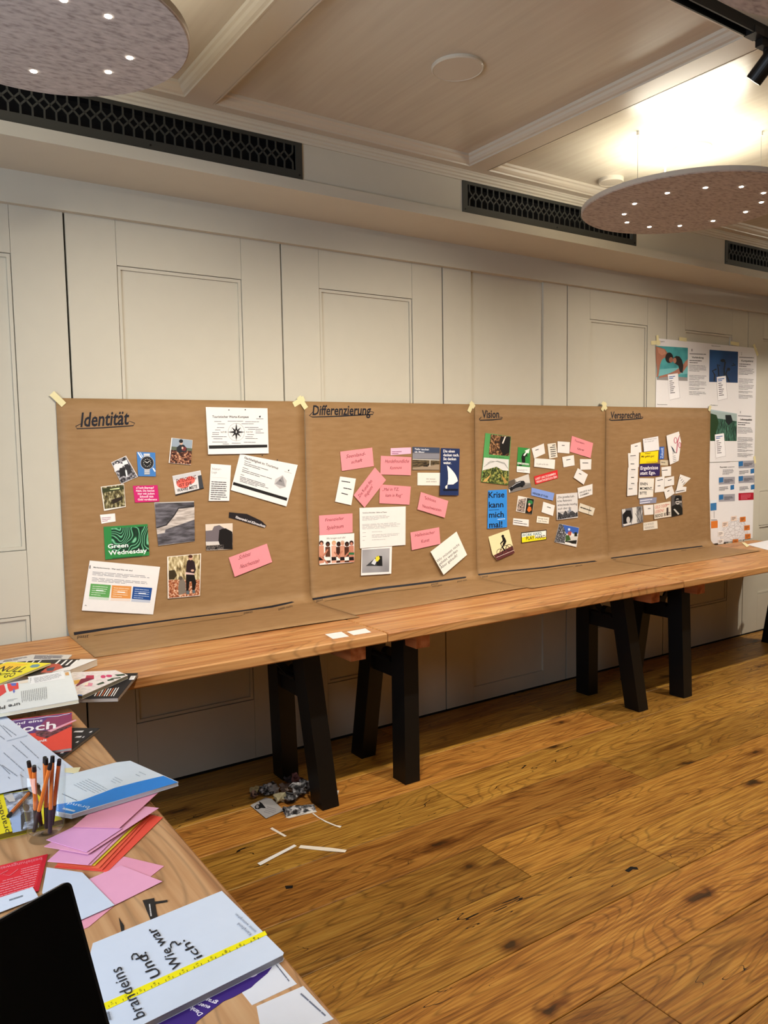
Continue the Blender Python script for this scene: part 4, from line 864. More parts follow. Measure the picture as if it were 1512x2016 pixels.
s.bars('#4a443c', (1135, 545), (1335, 612), (1135, 545), 1, 18, word=.25).stroke('#5a5448', [(1285, 540), (1262, 655)], 5).done()
s = note('text_clipping', 'white slip with two thin lines above WORK HARD', 'slip', K11, [(85, 718), (328, 740), (325, 850), (78, 818)], WHITE, G)
s.bars('#4a484c', (92, 752), (245, 772), (92, 785), 2, 10, word=.5, last=1.4).done()
s = note('text_clipping', 'small cream slip with two serif lines below the white card', 'slip', K11, [(460, 683), (648, 707), (638, 805), (447, 785)], '#e6dfcf', G)
s.text('Bringt Lust,', (475, 728), (625, 745), (477, 706), '#57504a').text('tolle Städte', (468, 768), (610, 782), (470, 746), '#57504a').done()
s = note('text_clipping', 'yellow and white label reading WORK HARD PLAY HARD', 'slip', K11, [(210, 942), (605, 897), (605, 1052), (213, 1108)], '#22201c', G)
s.poly('#f0eee6', [(215, 956), (597, 912), (597, 975), (218, 1020)]).poly('#f2dc1e', [(218, 1020), (300, 1005), (420, 985), (597, 1000), (597, 1046), (220, 1100)]).poly('#f0eee6', [(420, 975), (597, 955), (597, 1010), (420, 1030)])
s.text('WORK HARD', (222, 1012), (530, 978), (220, 965), '#1f6a78', True).text('PLAY HARD', (285, 1062), (588, 1028), (283, 1012), '#17161a', True).done()
s = note('photo_clipping', 'colour photo of a village street with blue sky and red roof', 'picture', K11, [(803, 803), (1115, 867), (1075, 1170), (730, 1090)], '#d8d4d0', G)
s.poly('#3a60b4', [(860, 818), (1112, 870), (1100, 960), (900, 960)]).poly(mottled([(.4, '#141416'), (.55, '#6a6a70'), (.7, '#d0d0d4')], 120), [(806, 806), (862, 818), (915, 970), (880, 1110), (732, 1088)]).poly('#b05040', [(935, 940), (965, 922), (1000, 930), (990, 990), (945, 985)]).poly('#e6e2dc', [(1000, 935), (1030, 990), (985, 1000)]).poly('#1c2416', [(1040, 940), (1080, 935), (1088, 1010), (1042, 1010)]).poly('#3a5a2c', [(905, 985), (960, 985), (985, 1060), (900, 1080)]).poly('#d0ccc6', [(975, 1010), (1085, 1000), (1080, 1060), (985, 1070)]).poly('#1a1a18', [(890, 1080), (1080, 1060), (1070, 1120), (880, 1110)]).poly('#e6e3de', [(890, 1088), (960, 1100), (1065, 1140), (1070, 1165), (985, 1140), (895, 1118)]).ell('#cfe0f6', 958, 893, 18, 20, 14).done()
s = note('text_clipping', 'tall blue clipping with black words Krise kann mich mal!', 'slip', K3, [(207, 935), (393, 925), (395, 1300), (200, 1315)], '#2f86d8', G)
for i, (t_, b) in enumerate((('Krise', 368), ('kann', 358), ('mich', 362), ('mal!', 348))): s.text(t_, (211 + i * 2, 1008 + i * 99), (b, 1003 + i * 98), (211 + i * 2, 950 + i * 99), '#0c1020', True)
s.bars('#12305a', (215, 1130), (330, 1126), (0, 0), 1, 5, word=.3).bars('#dfeafa', (300, 1222), (385, 1216), (0, 0), 1, 5, word=.3).done()
s = note('photo_clipping', 'tilted cream picture of a black silhouette riding a bicycle', 'picture', K3, [(210, 1395), (413, 1322), (470, 1555), (300, 1630), (250, 1570)], '#ead9a8', G, 0, .05)
s.poly('#5a2c2c', [(262, 1580), (450, 1482), (470, 1555), (300, 1630)]).stroke('#e0c8c0', [(290, 1600), (465, 1528)], 4).ell('#171310', 322, 1548, 32, 34, 22, 5).ell('#171310', 415, 1502, 32, 34, 22, 5)
s.stroke('#171310', [(322, 1548), (345, 1490), (395, 1480), (415, 1502)], 6).stroke('#171310', [(345, 1490), (368, 1530), (395, 1480)], 6).stroke('#171310', [(345, 1490), (330, 1465)], 6).ell('#171310', 352, 1390, 14, 16, 12).poly('#171310', [(345, 1402), (372, 1400), (388, 1440), (372, 1480), (350, 1470), (362, 1440), (330, 1470), (324, 1462), (350, 1430)]).stroke('#171310', [(360, 1472), (350, 1500), (372, 1535)], 14).done()
# ---- Versprechen
w(K9, [(222, 258), (418, 203), (435, 405), (218, 440)], 'white card at the top of the column of cards left of the yellow slip', (300, 290), (362, 278))
s = wcard(K9, [(165, 425), (383, 415), (378, 700), (178, 712)], 'white card with two short lines, second in the column beside the yellow slip', [((210, 478), (325, 470)), ((215, 638), (300, 638))]); s.bars('#b8b4b8', (200, 505), (340, 500), (205, 560), 3, 5); s.done()
s = wcard(K9, [(165, 710), (365, 690), (358, 1000), (155, 1010)], 'white card in the column beside the purple slip', [((228, 752), (322, 752)), ((225, 908), (290, 906))], 1); s.bars('#b8b4b8', (195, 790), (335, 786), (195, 850), 3, 5); s.done()
s = wcard(K9, [(155, 985), (352, 978), (350, 1252), (148, 1277)], 'white card at the bottom of the column beside EINEN MOMENT', [((225, 1028), (300, 1026)), ((178, 1136), (262, 1132))], 2); s.bars('#b8b4b8', (185, 1060), (320, 1056), (185, 1100), 2, 5); s.done()
s = note('text_clipping', 'large white slip with two grey lines above the yellow slip', 'slip', K9, [(460, 143), (765, 90), (787, 360), (483, 400)], '#e3e0e2', G, 1, .05)
s.text('Wir informieren und im-', (492, 172), (738, 140), (490, 148), '#6a686c').text('mer voraus sein', (495, 214), (680, 188), (493, 190), '#6a686c').done()
s = note('text_clipping', 'yellow slip reading Wieso? Mir geht’s gut!', 'slip', K9, [(413, 410), (767, 375), (752, 607), (400, 638)], '#f2d400', G)
s.text('Wieso?', (500, 448), (615, 436), (500, 418), '#3a3208', True).text("Mir geht's gut!", (432, 512), (682, 500), (434, 474), '#3a3208', True).bars('#6a5c10', (525, 602), (735, 588), (0, 0), 1, 6, word=.4).done()
s = note('text_clipping', 'dark purple slip with white words Ergebnisse statt Ego.', 'slip', K9, [(400, 642), (803, 632), (795, 872), (395, 890)], '#2c1a52', G)
s.text('Ergebnisse', (412, 755), (762, 742), (414, 686), '#f0ecf4', True).text('statt Ego.', (408, 855), (712, 840), (410, 790), '#f0ecf4', True).done()
s = note('text_clipping', 'small blue slip with lettering running upwards', 'slip', K9, [(790, 300), (887, 295), (875, 540), (782, 545)], '#2f5cae', G)
s.text('Zukunft', (860, 530), (868, 318), (808, 528), '#bcd0f2', True).done()
s = note('text_clipping', 'small beige slip with one bold word right of the yellow slip', 'slip', K9, [(805, 563), (970, 565), (962, 672), (805, 663)], '#cdbfa4', G)
s.text('Haltung', (820, 616), (905, 618), (820, 592), '#2c2620', True).done()
s = note('photo_clipping', 'tall white cutting with a large red percent sign', 'picture', K9, [(928, 78), (1175, -5), (1220, 200), (1170, 575), (998, 655)], '#e6e2e0', G, 1, .04)
s.ell('#b0284c', 1108, 172, 34, 62, 24, 12).ell('#b0284c', 1192, 264, 27, 60, 24, 12).stroke('#b0284c', [(1188, 70), (1150, 200), (1128, 420)], [10, 18, 14]).poly('#2a3a4c', [(1010, 272), (1065, 330), (1075, 395), (1060, 400), (1040, 340)]).stroke('#26303c', [(1070, 350), (1088, 400), (1132, 424)], 10).stroke('#26303c', [(1062, 390), (1060, 450)], 9).stroke('#26303c', [(1075, 395), (1100, 430)], 9)
for i in range(4): s.bars('#57545a', (1050 + i * 4, 488 + i * 35), (1115 + i * 5, 474 + i * 34), (0, 0), 1, 9, word=.5)
s.done()
w(K9, [(828, 705), (1020, 683), (1020, 873), (840, 890)], 'white card with one line below the small beige slip', (842, 770), (970, 756))
s = note('text_clipping', 'cream slip with black capitals EINEN MOMENT, BITTE', 'slip', K9, [(388, 920), (685, 925), (662, 1290), (370, 1323)], '#e6e0d6', G, 1)
for i, (t_, b) in enumerate((('EINEN', 555), ('MOMENT,', 652), ('BITTE', 535))): s.text(t_, (408 - i * 4, 1060 + i * 92), (b, 1062 + i * 90), (408 - i * 4, 1006 + i * 92), INK, True)
s.done()
s = wcard(K9, [(710, 912), (890, 880), (885, 1185), (695, 1210)], 'tall white card with two short lines right of EINEN MOMENT', [((745, 966), (872, 946)), ((752, 1078), (820, 1070))]); s.done()
w(K9, [(893, 920), (1080, 880), (1080, 1055), (890, 1093)], 'white card under a dark edge, right of the tall two-line card', (955, 968), (1035, 950), 1)
w(K9, [(875, 1145), (1038, 1075), (1090, 1222), (920, 1340)], 'white card tilted below the others, above the dark portrait', (945, 1185), (992, 1162), 1)
s = note('text_clipping', 'white triangular cutting with slanting lines', 'slip', K9, [(1200, 845), (1412, 922), (1150, 1178), (1118, 1182)], WHITE, G, 1)
for i in range(4): s.bars(INK, (1190 + i * 22, 930 + i * 42), (1222 + i * 28, 900 + i * 32), (0, 0), 1, 9, word=.6)
s.done()
s = note('text_clipping', 'short white strip with one dark line under the triangular cutting', 'slip', K9, [(1103, 1170), (1220, 1085), (1325, 1095), (1318, 1185), (1105, 1228)], WHITE, G)
s.bars(INK, (1125, 1190), (1300, 1160), (0, 0), 1, 14, word=.9).done()
s = note('text_clipping', 'grey-blue strip with two pale lines under EINEN MOMENT', 'slip', K9, [(395, 1330), (735, 1300), (725, 1410), (395, 1440)], '#8a8ea8', G)
s.bars('#e6e6f0', (405, 1372), (665, 1338), (400, 1420), 2, 16, word=.5, last=.8).done()
s = note('photo_clipping', 'black and white portrait of a dark-haired man in black', 'picture', K9, [(1030, 1258), (1235, 1258), (1250, 1640), (1030, 1690)], '#55504e', G)
s.poly('#16140f', [(1035, 1480), (1110, 1440), (1200, 1450), (1248, 1520), (1248, 1640), (1032, 1685)]).poly('#121110', [(1085, 1330), (1110, 1270), (1180, 1262), (1230, 1290), (1232, 1380), (1090, 1400)]).ell('#b9b2ac', 1150, 1385, 44, 62, 20).poly('#1a1817', [(1105, 1350), (1198, 1335), (1200, 1368), (1108, 1378)]).ell('#2a2726', 1150, 1405, 30, 10, 12).poly('#c9c2ba', [(1065, 1540), (1095, 1530), (1185, 1630), (1160, 1650)]).ell('#c0b8b0', 1215, 1390, 12, 22, 10).done()
s = note('photo_clipping', 'black and white photo of a bowed head beside pale folds', 'picture', K9, [(40, 1540), (455, 1470), (465, 1795), (55, 1890)], '#77757a', G)
s.poly('#d0cdca', [(42, 1545), (110, 1530), (120, 1620), (60, 1650)]).poly('#141315', [(60, 1640), (130, 1560), (220, 1560), (250, 1700), (200, 1830), (70, 1830)]).ell('#c3bfbb', 170, 1750, 36, 66, 16).poly('#dad7d3', [(250, 1505), (330, 1495), (345, 1810), (235, 1835), (260, 1700)]).poly(mottled([(.4, '#3a393c'), (.6, '#c0bebe')], 60, 3, (3, 1, .5)), [(330, 1495), (452, 1475), (462, 1790), (345, 1812)]).stroke('#2a292b', [(310, 1620), (400, 1780)], 9).stroke('#2a292b', [(390, 1500), (440, 1790)], 12).poly('#d8d5d2', [(65, 1840), (220, 1800), (230, 1835), (90, 1870)]).done()
w(K9, [(470, 1460), (668, 1445), (668, 1640), (490, 1655)], 'white card between the two black and white photos', (560, 1526), (618, 1520))
s = note('text_clipping', 'cream slip with red and black words GELD ODER LEBEN BEIDES BITTE', 'slip', K9, [(680, 1440), (1010, 1380), (1025, 1680), (690, 1733)], '#e3d8c8', G, 1)
s.text('GELD ODER', (700, 1530), (940, 1490), (698, 1472), '#c0483c').text('LEBEN?', (703, 1618), (880, 1585), (701, 1560), '#c0483c').text('BEIDES BITTE', (708, 1705), (1008, 1650), (706, 1645), '#2a2422', True).poly('#3a2a26', [(930, 1510), (965, 1500), (968, 1660), (928, 1665)]).stroke('#c0584a', [(900, 1440), (990, 1440), (930, 1460)], 9).done()
s = note('text_clipping', 'small cream slip with two outlined lines at the foot of the Versprechen cluster', 'slip', K9, [(470, 1808), (745, 1765), (755, 1920), (472, 1960)], '#e2dacc', G)
s.text('ICH WÜRDE', (492, 1872), (675, 1838), (490, 1830), '#8a8480').text('VERREISEN', (495, 1934), (680, 1905), (493, 1890), '#8a8480').done()

# ================================================================== WHITE POSTERS
pk = K(0, 0, 1.0)
PY = WALL_Y - .003
ppl = Plane((0, PY, 0), (0, -1, 0))
def poster(label, xa, xb, za, zb):
    s = Sheet.__new__(Sheet); s.k, s.pl = K5, ppl; s.pr = MB(); s.tx = MB(); s.tl = []; s.z = .0003
    s.root = tag(MB().box(xa, xb, PY, PY + .0006, za, zb).build('wall_poster', mat('#e4e1e2', rough=.45, noise=.02), origin=((xa + xb) / 2, PY, za)), label, 'poster', 'white posters taped to the doors')
    return s
s = poster('white poster with three square photos and columns of fine print', 4.455, 5.634, 1.33, 2.166)
sky = mottled([(.3, '#2a7a80'), (.6, '#4aa0a4')], 8, 2)
s.poly(sky, [(135, 178), (413, 196), (410, 482), (145, 472)]).poly('#6fb4b8', [(140, 385), (412, 360), (411, 420), (143, 440)]).poly('#8f8a88', [(146, 455), (250, 440), (410, 452), (410, 482), (146, 473)])
s.poly('#a06a54', [(136, 182), (170, 192), (215, 208), (238, 240), (232, 275), (205, 285), (188, 300), (172, 345), (166, 400), (158, 448), (142, 448), (146, 380), (138, 300)]).poly('#b88068', [(150, 195), (210, 212), (225, 245), (190, 262), (160, 240)]).ell('#1c1614', 252, 282, 34, 46, 18).ell('#94604c', 268, 300, 18, 24, 14)
s.poly('#a36c58', [(250, 418), (300, 395), (335, 372), (362, 352), (411, 292), (412, 345), (372, 402), (320, 432), (190, 452), (160, 458), (168, 440)]).poly('#18120f', [(288, 282), (312, 266), (340, 270), (362, 300), (374, 350), (368, 415), (345, 405), (330, 350), (300, 330)]).ell('#a8705a', 300, 305, 14, 24, 14).poly('#b57c66', [(385, 318), (411, 296), (412, 340), (392, 352)])
s.flush('printed_photo')
s.poly(mottled([(.3, '#12345e'), (.7, '#24548c')], 4, 1), [(600, 212), (846, 230), (843, 498), (596, 490)])
for pts, wd in (([(730, 490), (725, 380), (735, 320), (710, 300), (735, 310)], 12), ([(640, 485), (645, 430), (625, 395), (660, 380)], 11), ([(680, 440), (675, 380), (668, 340), (690, 352)], 10), ([(770, 490), (740, 420), (760, 370), (770, 395)], 12), ([(800, 330), (825, 345), (790, 350)], 9)): s.stroke('#0c1016', pts, wd)
s.ell('#0c1016', 714, 306, 20, 14, 12).ell('#0c1016', 765, 380, 14, 12, 12).ell('#1c3a66', 780, 300, 30, 40, 12)
s.flush('printed_photo')
s.poly('#a9bcc0', [(604, 726), (836, 764), (836, 780), (604, 742)]).poly(mottled([(.35, '#0c2018'), (.5, '#244a3a'), (.65, '#5a8a74')], 70, 4, (2.5, 1, .4)), [(604, 790), (836, 800), (833, 1000), (606, 1000)]).poly('#9fb0ae', [(604, 742), (836, 766), (836, 830), (640, 800), (604, 790)]).poly('#1c3a18', [(604, 760), (660, 775), (680, 840), (640, 990), (606, 998)]).poly('#121a1c', [(735, 775), (785, 775), (800, 830), (765, 865), (740, 835)]).flush('printed_photo')
for (x, y), bl in (((427, 205), 1), ((855, 235), 1), ((845, 740), 0)):
    wd = 150 if x < 500 else 135
    s.text({427: '1', 855: '2', 845: '4'}[x], (x + 18, y + 22), (x + 24, y + 22), (x + 18, y), INK)
    s.bars('#8a888c', (x, y + 42), (x + wd, y + 48), (x, y + 42), 1, 8, word=.6).text({427: 'Verbindung', 855: 'Kompetenz', 845: 'Lebensqualität'}[x], (x + 20, y + 80), (x + 122, y + 84), (x + 20, y + 64), INK, True)
    s.bars('#3a383c', (x, y + 100), (x + wd * .8, y + 106), (x, y + 118), 2, 6)
    for q_, nn in ((140, 5), (228, 4), (280, 4), (335, 2), (368, 3)): s.bars('#57545a', (x - 4, y + q_), (x + wd, y + q_ + 8), (x - 4, y + q_ + (nn - 1) * 12), nn, 3.5, word=.3)
s.text('Resonanzmotive', (150, 688), (235, 690), (150, 679), INK).text('Auftraggeber', (155, 143), (215, 146), (155, 135), INK).text('Resonanzmotive', (618, 182), (694, 188), (618, 173), INK).text('Zusatzmotiv', (610, 692), (672, 696), (610, 684), INK)
for q_ in ([(240, 428), (326, 415), (343, 625), (256, 645)], [(662, 448), (738, 437), (752, 632), (672, 650)], [(645, 945), (722, 932), (738, 1128), (655, 1145)]):
    s.poly('#b8b5b8', [(a + 3, b + 3) for a, b in q_]).poly('#efedef', q_).flush('printed_box'); x, y = q_[0]
    s.bars('#2c62a8', (x + 10, y + 20), (x + 72, y + 12), (x + 11, y + 34), 2, 7, word=.6)
    for i in range(7): s.bars('#2a282c', (x + 14 + i, y + 56 + i * 17), (x + 14 + i + 28 + (i * 13) % 20, y + 52 + i * 17), (0, 0), 1, 6, word=.5)
s.done()
s = poster('white poster with blue, grey and orange boxes and a web diagram', 4.455, 5.634, .738, 1.326)
def box_(m_, x0_, y0_, x1_, y1_): s.poly(m_, [(x0_, y0_ + 2), (x1_, y0_ - 4), (x1_, y1_ - 4), (x0_, y1_ + 2)]).flush('printed_box')
s.text('Resonanz', (690, 1232), (752, 1230), (690, 1218), INK, True).bars('#57545a', (756, 1226), (816, 1222), (0, 0), 1, 5).bars('#7a787c', (715, 1250), (815, 1244), (712, 1288), 5, 5)
for x, y in ((680, 1312), (850, 1172), (850, 1300), (680, 1460)):
    box_('#9c9aa2', x, y, x + 138, y + 62); box_('#2f6ca4', x, y + 4, x + 38, y + 46); s.bars('#55535a', (x + 46, y + 24), (x + 128, y + 20), (x + 46, y + 44), 3, 6, word=.4)
for x, y in ((682, 1380), (855, 1240), (858, 1378)):
    s.bars('#55535a', (x, y + 20), (x + 85, y + 14), (x, y + 46), 4, 4, word=.5); box_('#2f6ca4', x + 98, y, x + 130, y + 40)
box_('#a8142c', 850, 1448, 980, 1510); s.bars('#d87080', (870, 1466), (965, 1460), (870, 1500), 4, 5)
box_('#3a76ac', 608, 1535, 660, 1600); box_('#dfe8f2', 608, 1512, 660, 1536); box_('#d8782c', 613, 1690, 670, 1752); s.bars(INK, (614, 1682), (668, 1680), (0, 0), 1, 5); s.stroke('#8a888c', [(640, 1605), (640, 1665)], 3)
import itertools
nodes_ = [(735, 1718, '#e8d0c0'), (810, 1668, '#e8d0c0'), (887, 1675, '#d8782c'), (923, 1748, '#d8782c'), (930, 1822, '#d8782c'), (697, 1800, '#efe6e0'), (697, 1868, '#efe6e0'), (824, 1868, '#d8782c')]
for (a, b) in itertools.combinations(nodes_, 2): s.stroke('#b5aeb0', [a[:2], b[:2]], 1.6)
for x, y, c in nodes_: box_(c, x - 24, y - 20, x + 24, y + 22); s.bars('#4a3a34', (x - 18, y - 8), (x + 18, y - 10), (x - 18, y + 10), 3, 4, word=.8)
s.done()

# ================================================================== MASKING TAPE
tape_m = mat('#ded3a2', rough=.5, noise=.06, scale=120)
def tape(label, pts, y=YP - .0035): # strip by two end points (px) and width in metres
    pl = Plane((0, y, 0), (0, -1, 0)); a, b = pl.hit(*pts[0]), pl.hit(*pts[1]); d = (b - a).normalized(); nn = Vector((0, -1, 0)).cross(d) * .0125
    top = [a - nn, b - nn, b + nn, a + nn]
    if (top[1] - top[0]).cross(top[2] - top[0]).y > 0: top = top[::-1]
    e = Vector((0, .0004, 0)); o = MB().hexa([p + e for p in top], top).build('masking_tape', tape_m)
    tag(o, label, 'tape', 'strips of masking tape')
tape('masking tape strip on the outer top corner of the Identität paper', ((102, 774), (126, 797)))
tape('masking tape strip slanting left where the Identität and Differenzierung papers meet', ((599, 784), (578, 797)))
tape('masking tape strip slanting right where the Identität and Differenzierung papers meet', ((588, 781), (603, 804)), YP - .0042)
tape('masking tape strip slanting left where the Differenzierung and Vision papers meet', ((931, 792), (923, 811)))
tape('masking tape strip slanting right where the Differenzierung and Vision papers meet', ((926, 792), (934, 802)), YP - .0042)
tape('masking tape strip slanting left where the Vision and Versprechen papers meet', ((1193, 793), (1185, 808)))
tape('masking tape strip slanting right where the Vision and Versprechen papers meet', ((1186, 792), (1194, 806)), YP - .0042)
tape('masking tape strip on the top corner of the Versprechen paper over the poster', ((1399, 799), (1396, 809)))
tape('level masking tape strip on the near top corner of the white photo poster', ((1282, 675), (1300, 674)), PY - .002)
tape('upright masking tape strip on the near top corner of the white photo poster', ((1294, 660), (1296, 680)), PY - .0026)
tape('masking tape strip on the top edge of the white photo poster', ((1337, 667), (1352, 669)), PY - .002)
tape('masking tape strip on the top edge of the white photo poster near its far corner', ((1438, 675), (1455, 678)), PY - .002)
tape('masking tape strip on the far top corner of the white photo poster', ((1484, 678), (1492, 700)), PY - .002)
tape('masking tape strip where the two white posters meet', ((1485, 898), (1487, 912)), PY - .002)

# ================================================================== THINGS ON THE TABLES
K6, K7, K8 = K(0, 1270, 3.979), K(0, 1480, 3.979), K(0, 1640, 2.16)
K17, K18, K19, K20, K21, K22, K23, K24 = K(0, 1275, 7.56), K(130, 1290, 9.45), K(0, 1390, 7.56), K(0, 1540, 10.8), K(110, 1490, 6.048), K(0, 1660, 9.45), K(180, 1740, 3.78), K(480, 1520, 6.3)
K25 = K(640, 1180, 6.048)
PX = K(0, 0, 1.0)
def hz(z): return Plane((0, 0, z), (0, 0, 1))
def flat(name, label, cat, k, corners, col, z, group=None, thick=.0005, m=None): return Sheet(name, label, cat, k, corners, col, hz(z), group, thick, m)
def mag(label, k, corners, col, z, th, pages='#d8d2c4', m=None): return Sheet('magazine', label, 'magazine', k, corners, col, hz(z), 'magazines on the tables', m=m, pages=(th, pages))
T = TABLE_Z
# --- pile on the end of the wall table
s = flat('newspaper', 'folded grey newspaper at the back of the magazine pile', 'newspaper', K17, [(-200, 225), (480, 102), (1070, 105), (985, 190), (-200, 330)], '#cfccc6', T + .005, thick=.005)
s.bars('#77747a', (520, 118), (960, 120), (500, 165), 5, 9, word=.4).bars('#8a878a', (60, 190), (450, 128), (40, 215), 3, 8, word=.3).done()
s = mag('thick white magazine with black and white striped cover at the back of the pile', K17, [(-250, 250), (640, 172), (1450, 170), (1045, 330), (-420, 480)], '#e4e2de', T + .024, .022)
s.poly('#1a191a', [(0, 232), (640, 180), (1200, 168), (1030, 280), (480, 420), (-100, 440)])
for x in (60, 240, 400, 500, 600): s.poly('#f0eeea', [(x, 222 - x * .05), (x + 22, 220 - x * .05), (x - 30, 262 - x * .05), (x - 55, 264 - x * .05)])
for x in (830, 930, 1010, 1090): s.poly('#f0eeea', [(x + 50, 184), (x + 80, 183), (x - 10, 262), (x - 45, 264)])
s.poly('#b8503c', [(760, 240), (880, 240), (940, 300), (740, 370), (600, 372)]).poly('#3a4656', [(690, 310), (820, 285), (790, 340), (700, 350)]).done()
s = mag('yellow magazine with heavy black lettering on the pile', K17, [(110, 212), (760, 230), (-20, 540), (-560, 460)], '#ece23a', T + .034, .006)
s.poly('#f2c52e', [(130, 226), (430, 240), (150, 330), (-150, 300)]).poly('#e8dc2e', [(420, 250), (740, 236), (0, 520), (-60, 480)]).poly('#6a94a0', [(440, 285), (480, 255), (560, 245), (600, 260), (560, 290), (470, 300)])
s.text('NULL', (-60, 350), (320, 365), (60, 275), '#14130e', True).text('GO', (40, 450), (200, 430), (90, 385), '#14130e', True).text('ECHT', (-150, 400), (30, 420), (-60, 365), '#14130e', True).done()
s = mag('glossy magazine with a pink and white floral cover', K18, [(120, 318), (925, 278), (1152, 372), (300, 752), (-420, 640)], '#e3dcd6', T + .024, .011, '#8d8470')
fl = mottled([(.35, '#cfc6c4'), (.55, '#e6dfdb'), (.7, '#d8b4c0')], 45)
s.poly(fl, [(140, 330), (920, 285), (1130, 365), (310, 735), (-300, 630)]).poly('#b02a4a', [(380, 375), (520, 372), (520, 445), (360, 430)]).poly('#7a1838', [(180, 570), (280, 440), (420, 420), (520, 440), (330, 510), (200, 580)]).poly('#d8a84c', [(140, 470), (270, 450), (230, 520), (160, 545)]).poly('#d8889c', [(400, 510), (500, 520), (480, 575), (340, 580)]).poly('#f0e0c4', [(300, 550), (420, 500), (400, 560)])
s.ell('#c8386a', 690, 398, 48, 30, 16).ell('#c8386a', 800, 385, 60, 24, 16)
for a in ([(560, 540), (690, 490), (720, 520), (600, 556)], [(760, 460), (860, 430), (900, 460), (780, 480)], [(830, 430), (1010, 405), (1020, 425), (860, 445)], [(900, 360), (1080, 345), (1110, 372), (960, 390)]): s.poly('#24422c', a)
s.poly('#3f78c8', [(225, 728), (300, 735), (298, 752), (225, 748)]).done()
s = mag('black magazine with orange and white bars hanging over the table edge', K18, [(640, 345), (1340, 328), (965, 795), (150, 815)], '#17161a', T + .0125, .0115, '#a89a8e')
for i in range(9):
    x = 500 + i * 44; c_ = '#c8704a' if i in (1, 3, 6) else '#e6e2dc'
    s.poly(c_, [(x + 20, 760), (x + 38, 760), (x + 38 + 75 + i * 3, 640 - i * 5), (x + 20 + 75 + i * 3, 640 - i * 5)])
s.poly('#e8e6e4', [(1208, 385), (1300, 382), (1262, 455), (1170, 455)]).bars('#8a8684', (1215, 400), (1275, 400), (1195, 435), 3, 5).done()
s = mag('open white magazine page bridging the gap between the tables', K17, [(-160, 585), (1045, 352), (1172, 772), (-160, 1005)], '#dfe4e4', T + .036, .011, '#e6dfc4')
s.poly('#eceef0', [(415, 435), (945, 345), (968, 462), (450, 545)]).bars('#9a9ca4', (500, 455), (930, 372), (520, 520), 8, 5, word=.12).bars('#8a8c94', (450, 450), (450, 530), (462, 448), 2, 6)
s.poly('#d8a468', [(965, 372), (1020, 362), (1030, 410), (975, 415)]).poly('#d83c3a', [(-120, 590), (60, 545), (95, 660), (-20, 740), (-120, 700)]).poly('#e0453c', [(105, 535), (270, 520), (280, 610), (140, 655), (115, 600)]).poly('#5a6cc0', [(150, 532), (245, 525), (235, 565), (180, 572)]).poly('#5a6cc0', [(205, 600), (225, 650), (205, 680), (190, 650)]).poly('#e8dccb', [(280, 505), (415, 478), (420, 520), (300, 535)])
for i in range(14):
    x = 318 + i * 28; s.bars('#7d8288', (x, 648 - i * 5), (x + 16, 825 - i * 4), (0, 0), 1, 9, word=.35)
s.bars('#9aa0a4', (110, 780), (290, 752), (100, 800), 2, 5).text('ure Pfl', (296, 818), (-40, 880), (300, 866), '#33363c', True).done()
# --- side table
s = mag('black magazine sticking out under the purple and red magazine', K19, [(1080, 322), (1490, 328), (940, 748), (420, 690)], '#1d1c1e', T + .008, .0075, '#8a8680')
for x, y, l in ((1090, 390, 160), (1110, 470, 110), (1120, 545, 60), (1320, 395, 60), (1215, 472, 50), (890, 705, 70)): s.poly('#d8d4d2', [(x, y), (x + 30, y - 20), (x + l, y - 26), (x + l - 24, y)])
s.done()
s = mag('magazine with a purple mountain cover above a red field', K19, [(-160, 245), (1072, 92), (1066, 622), (-160, 800)], '#e84a3a', T + .016, .0075, '#b0aaa4')
s.poly('#58337a', [(-160, 250), (1068, 100), (1068, 235), (800, 370), (-160, 470)]).poly('#8a2f5c', [(700, 180), (1068, 120), (1068, 240), (720, 360), (560, 330)]).poly(mottled([(.4, '#2a141e'), (.6, '#8a4050')], 110), [(520, 370), (800, 360), (1068, 260), (1068, 300), (690, 480), (540, 440)]).poly('#e6a0b4', [(700, 372), (1120, 200), (1140, 212), (760, 385)]).stroke('#f0e8f0', [(100, 240), (350, 200), (520, 190), (700, 158), (860, 150), (1040, 108)], 7)
s.text('brand eins', (60, 300), (632, 228), (66, 262), '#f2eef4', True).text('Noch', (60, 420), (830, 330), (70, 312), '#f6f2f4', True).text('mit', (560, 545), (700, 520), (562, 505), '#f6f2f4', True).done()
s = mag('yellow-spined magazine with a photograph of a crowd under the pens', K20, [(-360, 300), (60, 245), (700, 150), (1330, 790), (-120, 1130)], '#e8d71c', T + .012, .0115, '#7a6a18')
s.poly(mottled([(.35, '#4a4a50'), (.5, '#8a90a0'), (.62, '#b8c4d8'), (.75, '#e6e2dc')], 60), [(70, 250), (700, 160), (760, 330), (820, 960), (270, 1075), (160, 600)]).poly('#9fb4d8', [(180, 520), (420, 560), (480, 800), (450, 1040), (275, 1068)]).poly('#c8c4c0', [(80, 290), (260, 230), (330, 400), (200, 420)])
s.poly('#3a3634', [(440, 700), (500, 640), (640, 640), (650, 820), (520, 850), (480, 1000), (450, 1010)]).ell('#4a3e38', 560, 540, 70, 80, 14).text('brandeins', (205, 1070), (-40, 230), (85, 1105), '#3a3408').done()
G2 = 'coloured moderation cards on the side table'
s = mag('white magazine with a bright blue swoosh lying across the side table', K21, [(-190, 330), (235, 190), (720, 65), (885, 46), (1462, 300), (185, 690), (-80, 640)], '#d8e2ea', T + .026, .0085, '#c8c8cc')
s.poly('#1d86e0', [(-80, 632), (185, 680), (1455, 303), (1280, 226), (960, 300), (700, 370), (520, 440), (290, 525), (60, 560), (-120, 580)])
